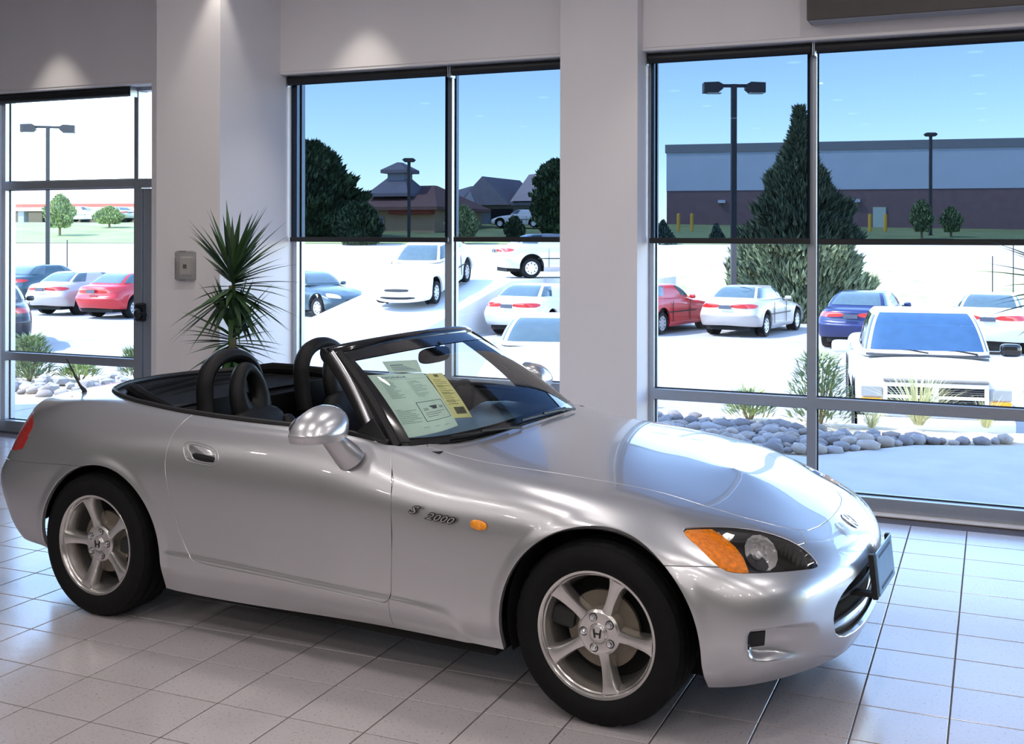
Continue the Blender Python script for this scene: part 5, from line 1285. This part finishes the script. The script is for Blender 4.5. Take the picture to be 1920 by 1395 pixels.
def road_wheel(parent, x, y, r, hubm=HUB):
    s = 1 if y > 0 else -1
    t = MB().lathe([(r*.66, -.09), (r*.95, -.10), (r, -.06), (r, .06), (r*.95, .10), (r*.66, .09)], 28, 'y').out('wheel', RUBBER, parent); t.location = (x, y, r)
    h = MB().lathe([(.001, .075), (r*.18, .082), (r*.5, .070), (r*.66, .082), (r*.68, .07)], 24, 'y').out('hubcap', hubm, t)
    k = MB()
    for q in range(8): a = 2*PI*q/8; k.box(-.014, .014, .074, .079, r*.38, r*.54, M=Rr(a, 'Y'))
    k.out('hubcap_slots', UNDER, t, smooth=False)
    if s < 0: t.rotation_euler.z = PI
    return t
def make_sedan():
    t = thing('parked_sedan', '', 'car')
    bs = clips(qh, lambda V: arch_f(V[:, 0], V[:, 2])-0, lambda V: arch_r(V[:, 0], V[:, 2]))
    o = panel('body', join(sc_(bs), sc_(mirror(bs))), None, t, depth=.05, cham=0)
    ins = clips(qh, lambda V: .92-V[:, 2]); sv = sc_(ins, -.09)
    tl_ = chaikin([(.16, .735), (.16, .815), (.60, .835), (.79, .81), (.81, .74), (.70, .72)], 1)
    f = lambda V: np.where(V[:, 0] < -.42, -poly_sdf(np.stack([V[:, 1], V[:, 2]], 1), tl_), -1)
    for s in (1, -1):
        S_ = clips(qh, f); S_ = sc_(S_, .004); panel('tail_lamp', S_ if s == 1 else mirror(S_), RED, t, depth=.01)
        S_ = clips(qh, lambda V: -LPf(V)); S_ = sc_(S_, .003); panel('headlamp', S_ if s == 1 else mirror(S_), mat('pale_headlamp', (.65, .68, .70), rough=.08, coat=1, noise=.1), t, depth=.01)
    g = chaikin([(-.3, .52), (0, .525), (.34, .515), (.36, .475), (.30, .455), (-.3, .455)], 1)
    S_ = clips(qh, lambda V: np.where(V[:, 0] > 2.8, -poly_sdf(np.stack([V[:, 1], V[:, 2]], 1), g), -1)); S_ = sc_(S_, .003); panel('grille', join(S_, mirror(S_)), TRIM, t, depth=0)
    g = chaikin([(-.3, .33), (0, .33), (.50, .33), (.52, .27), (-.3, .27)], 1)
    S_ = clips(qh, lambda V: np.where(V[:, 0] > 2.8, -poly_sdf(np.stack([V[:, 1], V[:, 2]], 1), g), -1)); S_ = sc_(S_, .003); panel('lower_intake', join(S_, mirror(S_)), TRIM, t, depth=0)
    P = greenhouse(-.42, 2.02, .75, .28, 1.30, .53, 1.04, .985, 1.385)
    cen = np.array([.8, 0, 0]); MB().grid(P, flip=False).out('roof', None, t, recalc=True, sharp=50)
    MB().grid(gwin(P, -32, 32, 1, 8, cen)).out('windscreen', CGLASS, t, recalc=True)
    MB().grid(gwin(P, 148, 212, 1, 8, cen)).out('rear_window', CGLASS, t, recalc=True)
    for a, b in ((47, 87), (93, 135), (225, 267), (273, 313)): MB().grid(gwin(P, a, b, 1, 7, cen, 1.012)).out('side_window', CGLASS, t, recalc=True)
    for s in (1, -1):
        m = sbox((1.72, s*.90, 1.02), (.06, .09, .06), .6); m.box(1.69, 1.74, min(s*.76, s*.86), max(s*.76, s*.86), .98, 1.01); m.out('door_mirror', None, t)
        b = MB(); 
        for x in (.62, 1.62): b.box(x-.004, x+.004, s*.874-.012, s*.874+.004, .34, .93)
        b.box(.25, 2.0, min(s*.872, s*.885), max(s*.872, s*.885), .60, .63); b.out('door_trim', TRIM, t, smooth=False)
    MB().box(-.985, -.955, -.17, .17, .80, .90).out('license_plate', PLATED, t, smooth=False)
    MB().box(-.7, 3.3, -.62, .62, .20, .34).out('chassis', UNDER, t, smooth=False)
    for x in (.05, 2.73):
        for s in (-1, 1):
            road_wheel(t, x, s*.76, .315); MB().lathe([(.001, 0), (.40, 0)], 16, 'y').out('wheel_well', UNDER, t, smooth=False).location = (x, s*.60, .38)
    return t
def respray(t, m):
    for ch in t.children:
        if ch.name.split('.')[0] in ('body', 'roof', 'door_mirror'):
            if not ch.data.materials: ch.data.materials.append(None)
            ch.material_slots[0].link = 'OBJECT'; ch.material_slots[0].material = m
WHITEP = paint('white_car_paint', (.60, .60, .60)); BEIGEP = paint('champagne_car_paint', (.44, .40, .38), .2); REDP = paint('red_car_paint', (.42, .015, .02)); BLUEP = paint('dark_blue_car_paint', (.008, .016, .085), .1)
TEALP = paint('teal_car_paint', (.03, .065, .085), .2); SILVP = paint('silver_car_paint', (.50, .52, .54), .4); BLKP = paint('black_car_paint', (.02, .02, .025))
first = [None]
def park(px, dist, head, m, lab, ref='rear', z=None, pitch=0, group='parked sedans outside'):
    """ref: which end of the car stands on that sight line"""
    p = atpx(px, 500, dist); a = math.radians(head); off = {'rear': 1.0, 'front': -3.62, 'mid': -1.3}[ref]
    x, y = p.x+math.cos(a)*off, p.y+math.sin(a)*off
    if first[0] is None: first[0] = make_sedan(); t = first[0]
    else: t = copytree(first[0])
    t.location = (x, y, (gh(x+math.cos(a)*1.3, y+math.sin(a)*1.3)+.012) if z is None else z); t.rotation_euler = (0, math.radians(pitch), a)
    tag(t, lab, 'car', group); respray(t, m); return t
park(1358, 31, 81, BEIGEP, 'champagne sedan parked left of the juniper, tail towards the window')
park(1594, 27, 85, BLUEP, 'dark blue sedan behind the white pickup, tail towards the window')
park(1852, 26, 87, WHITEP, 'white sedan with a wide red tail lamp strip at the right, behind the pickup')
park(1158, 31.5, 76, REDP, 'red sedan whose nose shows right of the middle pillar')
park(948, 30, 84, WHITEP, 'white sedan in front of the concrete ramp wall, tail towards the window')
park(1000, 15.6, -74, WHITEP, 'white sedan close outside the window, seen over the convertible windscreen', 'front')
park(168, 34.5, 90, REDP, 'red sedan in the far left window, tail towards the showroom', 'rear')
park(72, 36, 90, BEIGEP, 'champagne sedan left of the red sedan in the far left window', 'rear')
park(0, 39, 90, TEALP, 'dark teal sedan farthest left behind the champagne sedan', 'rear')
park(-22, 24, 138, BLKP, 'black sedan cut off by the left window frame, its tail lamp in view', 'rear')
park(668, 35, -22, TEALP, 'dark teal sedan nosing right at the left edge of the middle window', 'front')
# concrete display ramp and platform with two cars
rp = thing('display_ramp', 'pale concrete display ramp and platform among the parked cars', 'ramp', (-14.6, 30.4, -1.06))
RC = mat('ramp_concrete', lin(205, 205, 206), rough=.9, noise=.05, nscale=1.5)
MB().add([(-2.4, -7.4, .0), (1.45, -7.4, .0), (1.45, .2, 1.42), (-2.4, .2, 1.42), (1.45, .2, -.1), (-2.4, .2, -.1)], [(0, 1, 2, 3), (1, 4, 2), (0, 3, 5), (0, 5, 4, 1)]).out('ramp_slope', RC, rp, smooth=False)
MB().box(-3.4, 1.45, .2, 6.4, -.1, 1.42).out('platform', RC, rp, smooth=False)
MB().box(1.45, 4.8, 2.9, 6.4, -.1, 1.42).out('platform_wing', RC, rp, smooth=False)

t = park(0, 10, -83, WHITEP, 'white sedan nose down on the display ramp, front towards the window'); a = math.radians(-83)
t.location = (-15.2, 30.1, .335); t.rotation_euler = (0, math.radians(10.6), a)
t = park(0, 10, 40, SILVP, 'pale silver sedan on top of the display platform, side to the window'); t.location = (-13.9, 33.3, .375); t.rotation_euler = (0, 0, math.radians(38))
# cars far off by the shops
for k, (px, d, h, m, lab) in enumerate(((160, 104, 20, WHITEP, 'tiny white car before the strip of shops, left one'), (215, 106, 170, SILVP, 'tiny silver car before the strip of shops, right one'), (975, 88, 190, WHITEP, 'small distant white car before the row of shops'))):
    t = park(px, d, h, m, lab, 'mid', group='distant parked cars'); p = atpx(px, 428, d); t.location.z = gh(t.location.x, t.location.y)+.1

# ------------------------------------------------------------------ white pickup
pk = thing('pickup_truck', 'white pickup truck facing the window, behind the ornamental grass', 'truck')
p = atpx(1754, 500, 13.6); pk.location = (p.x, p.y, gh(p.x, p.y)+.01); pk.rotation_euler = (0, 0, math.radians(-82))
WP = paint('white_truck_paint', (.60, .60, .61))
def sect(x, hw, z0, z1, crown, n=20, e=.28):
    out = []
    for i in range(n+1):
        w = -PI/2+PI*i/n*1.0; out.append((x, 0, 0))
    pts = [(0, z0), (hw*.9, z0), (hw, z0+.10), (hw*1.0, z0+.30), (hw*.985, z1-.14), (hw*.95, z1-.05), (hw*.86, z1), (hw*.45, z1+crown*.8), (0, z1+crown)]
    h = chaikin(pts, 2, closed=False)
    return [(x, -y, z) for y, z in h[::-1]]+[(x, y, z) for y, z in h[1:]]
st = [(-.02, .70, .50, .80, .01), (.0, .80, .46, .93, .015), (-.06, .865, .44, .985, .02), (-.22, .90, .42, 1.02, .03), (-.6, .915, .42, 1.02, .045), (-1.0, .92, .42, 1.05, .05), (-1.30, .92, .42, 1.07, .04), (-2.9, .92, .42, 1.08, .01), (-4.95, .915, .44, 1.08, .0)]
B_ = MB().grid([sect(*q) for q in [st[1], st[2], st[3], st[4], st[5], st[6], st[7], st[8]]])
n = len(sect(*st[1])); B_.add(sect(*st[1]), [tuple(range(n))]); B_.add(sect(*st[8]), [tuple(range(n))[::-1]])
B_.out('body', WP, pk, recalc=True, sharp=40)
P = greenhouse(-2.95, -1.05, .80, -2.72, -1.72, .60, 1.05, 1.08, 1.645, e=.22); cen = np.array([-2.0, 0, 0])
MB().grid(P).out('cab', WP, pk, recalc=True, sharp=50)
BG = mat('pickup_windscreen_tint', (.02, .07, .16), rough=.04, coat=1, noise=.1)
ws = MB().grid(gwin(P, -36, 36, 1, 8, cen)).out('windscreen', BG, pk, recalc=True)
for a, b in ((50, 132), (228, 310)): MB().grid(gwin(P, a, b, 1, 7, cen, 1.012)).out('side_window', CGLASS, pk, recalc=True)
MB().grid(gwin(P, 150, 210, 2, 7, cen, 1.01)).out('rear_window', CGLASS, pk, recalc=True)
for y0, y1 in ((.62, .12), (.02, -.45)):
    MB().tube([(-1.10, y0, 1.13), (-1.13, (y0+y1)/2, 1.165), (-1.14, y1, 1.15)], .014, 6).out('wiper', TRIM, pk)
MB().grid([[(-1.0+.02*math.cos(y), y, 1.105), (-1.12, y, 1.125)] for y in np.linspace(-.76, .76, 9)]).out('cowl', TRIM, pk)
gr = MB()
for bx in ((-.60, .60, .745, .80), (-.60, .60, .46, .505), (-.60, -.55, .505, .745), (.55, .60, .505, .745), (-.035, .035, .505, .745), (-.55, .55, .605, .645)):
    gr.box(.0, .045, bx[0], bx[1], bx[2], bx[3], bev=.006)
gr.V = [(x, y, z+.085) for x, y, z in gr.V]; gr.out('grille_surround', WP, pk, smooth=False)
MB().box(.0, .012, -.56, .56, .575, .845).out('grille_opening', UNDER, pk, smooth=False)
gs = MB()
for z in (.615, .64, .665, .755, .78, .805): gs.box(.012, .028, -.55, .55, z-.004, z+.004)
gs.out('grille_bars', mat('grey_grille_plastic', (.12, .12, .13), rough=.4, noise=.1), pk, smooth=False)
MB().box(-.04, .055, -.60, .60, .89, .925, bev=.012).out('bonnet_lip', mat('bug_shield', (.20, .19, .18), rough=.2, noise=.1), pk, smooth=False)
for s in (-1, 1):
    y0, y1 = sorted((s*.615, s*.855))
    MB().box(-.10, .022, y0, y1, .69, .83, bev=.012).out('headlamp', mat('clear_headlamp', (.30, .32, .33), rough=.06, coat=1, noise=.08), pk, smooth=False)
    MB().box(-.10, .018, y0, y1, .60, .682, bev=.01).out('turn_lamp', AMBER, pk, smooth=False)
    m = sbox((-1.42, s*1.06, 1.17), (.07, .13, .085), .5); m.box(-1.45, -1.39, min(s*.80, s*.98), max(s*.80, s*.98), 1.12, 1.15)
    o = m.out('door_mirror', WP if s < 0 else GLOSSB, pk)
bp = MB().grid([[(.10-.14*abs(y)**2.5, y, .22), (.13-.14*abs(y)**2.5, y, .28), (.13-.14*abs(y)**2.5, y, .42), (.06-.14*abs(y)**2.5, y, .455), (-.05, y, .455)] for y in np.linspace(-.90, .90, 21)]); bp.out('front_bumper', WP, pk)
MB().box(-4.7, -.2, -.7, .7, .26, .46).out('chassis', UNDER, pk, smooth=False)
for x in (-.85, -3.95):
    for s in (-1, 1): road_wheel(pk, x, s*.80, .36)
    for s in (-1, 1): MB().lathe([(.44, .0), (.40, .01), (.001, .01)], 24, 'y').out('wheel_well', UNDER, pk, smooth=False).location = (x, s*.925 if s > 0 else s*.935, .42)
# seats seen through the pickup glass are left to the tint
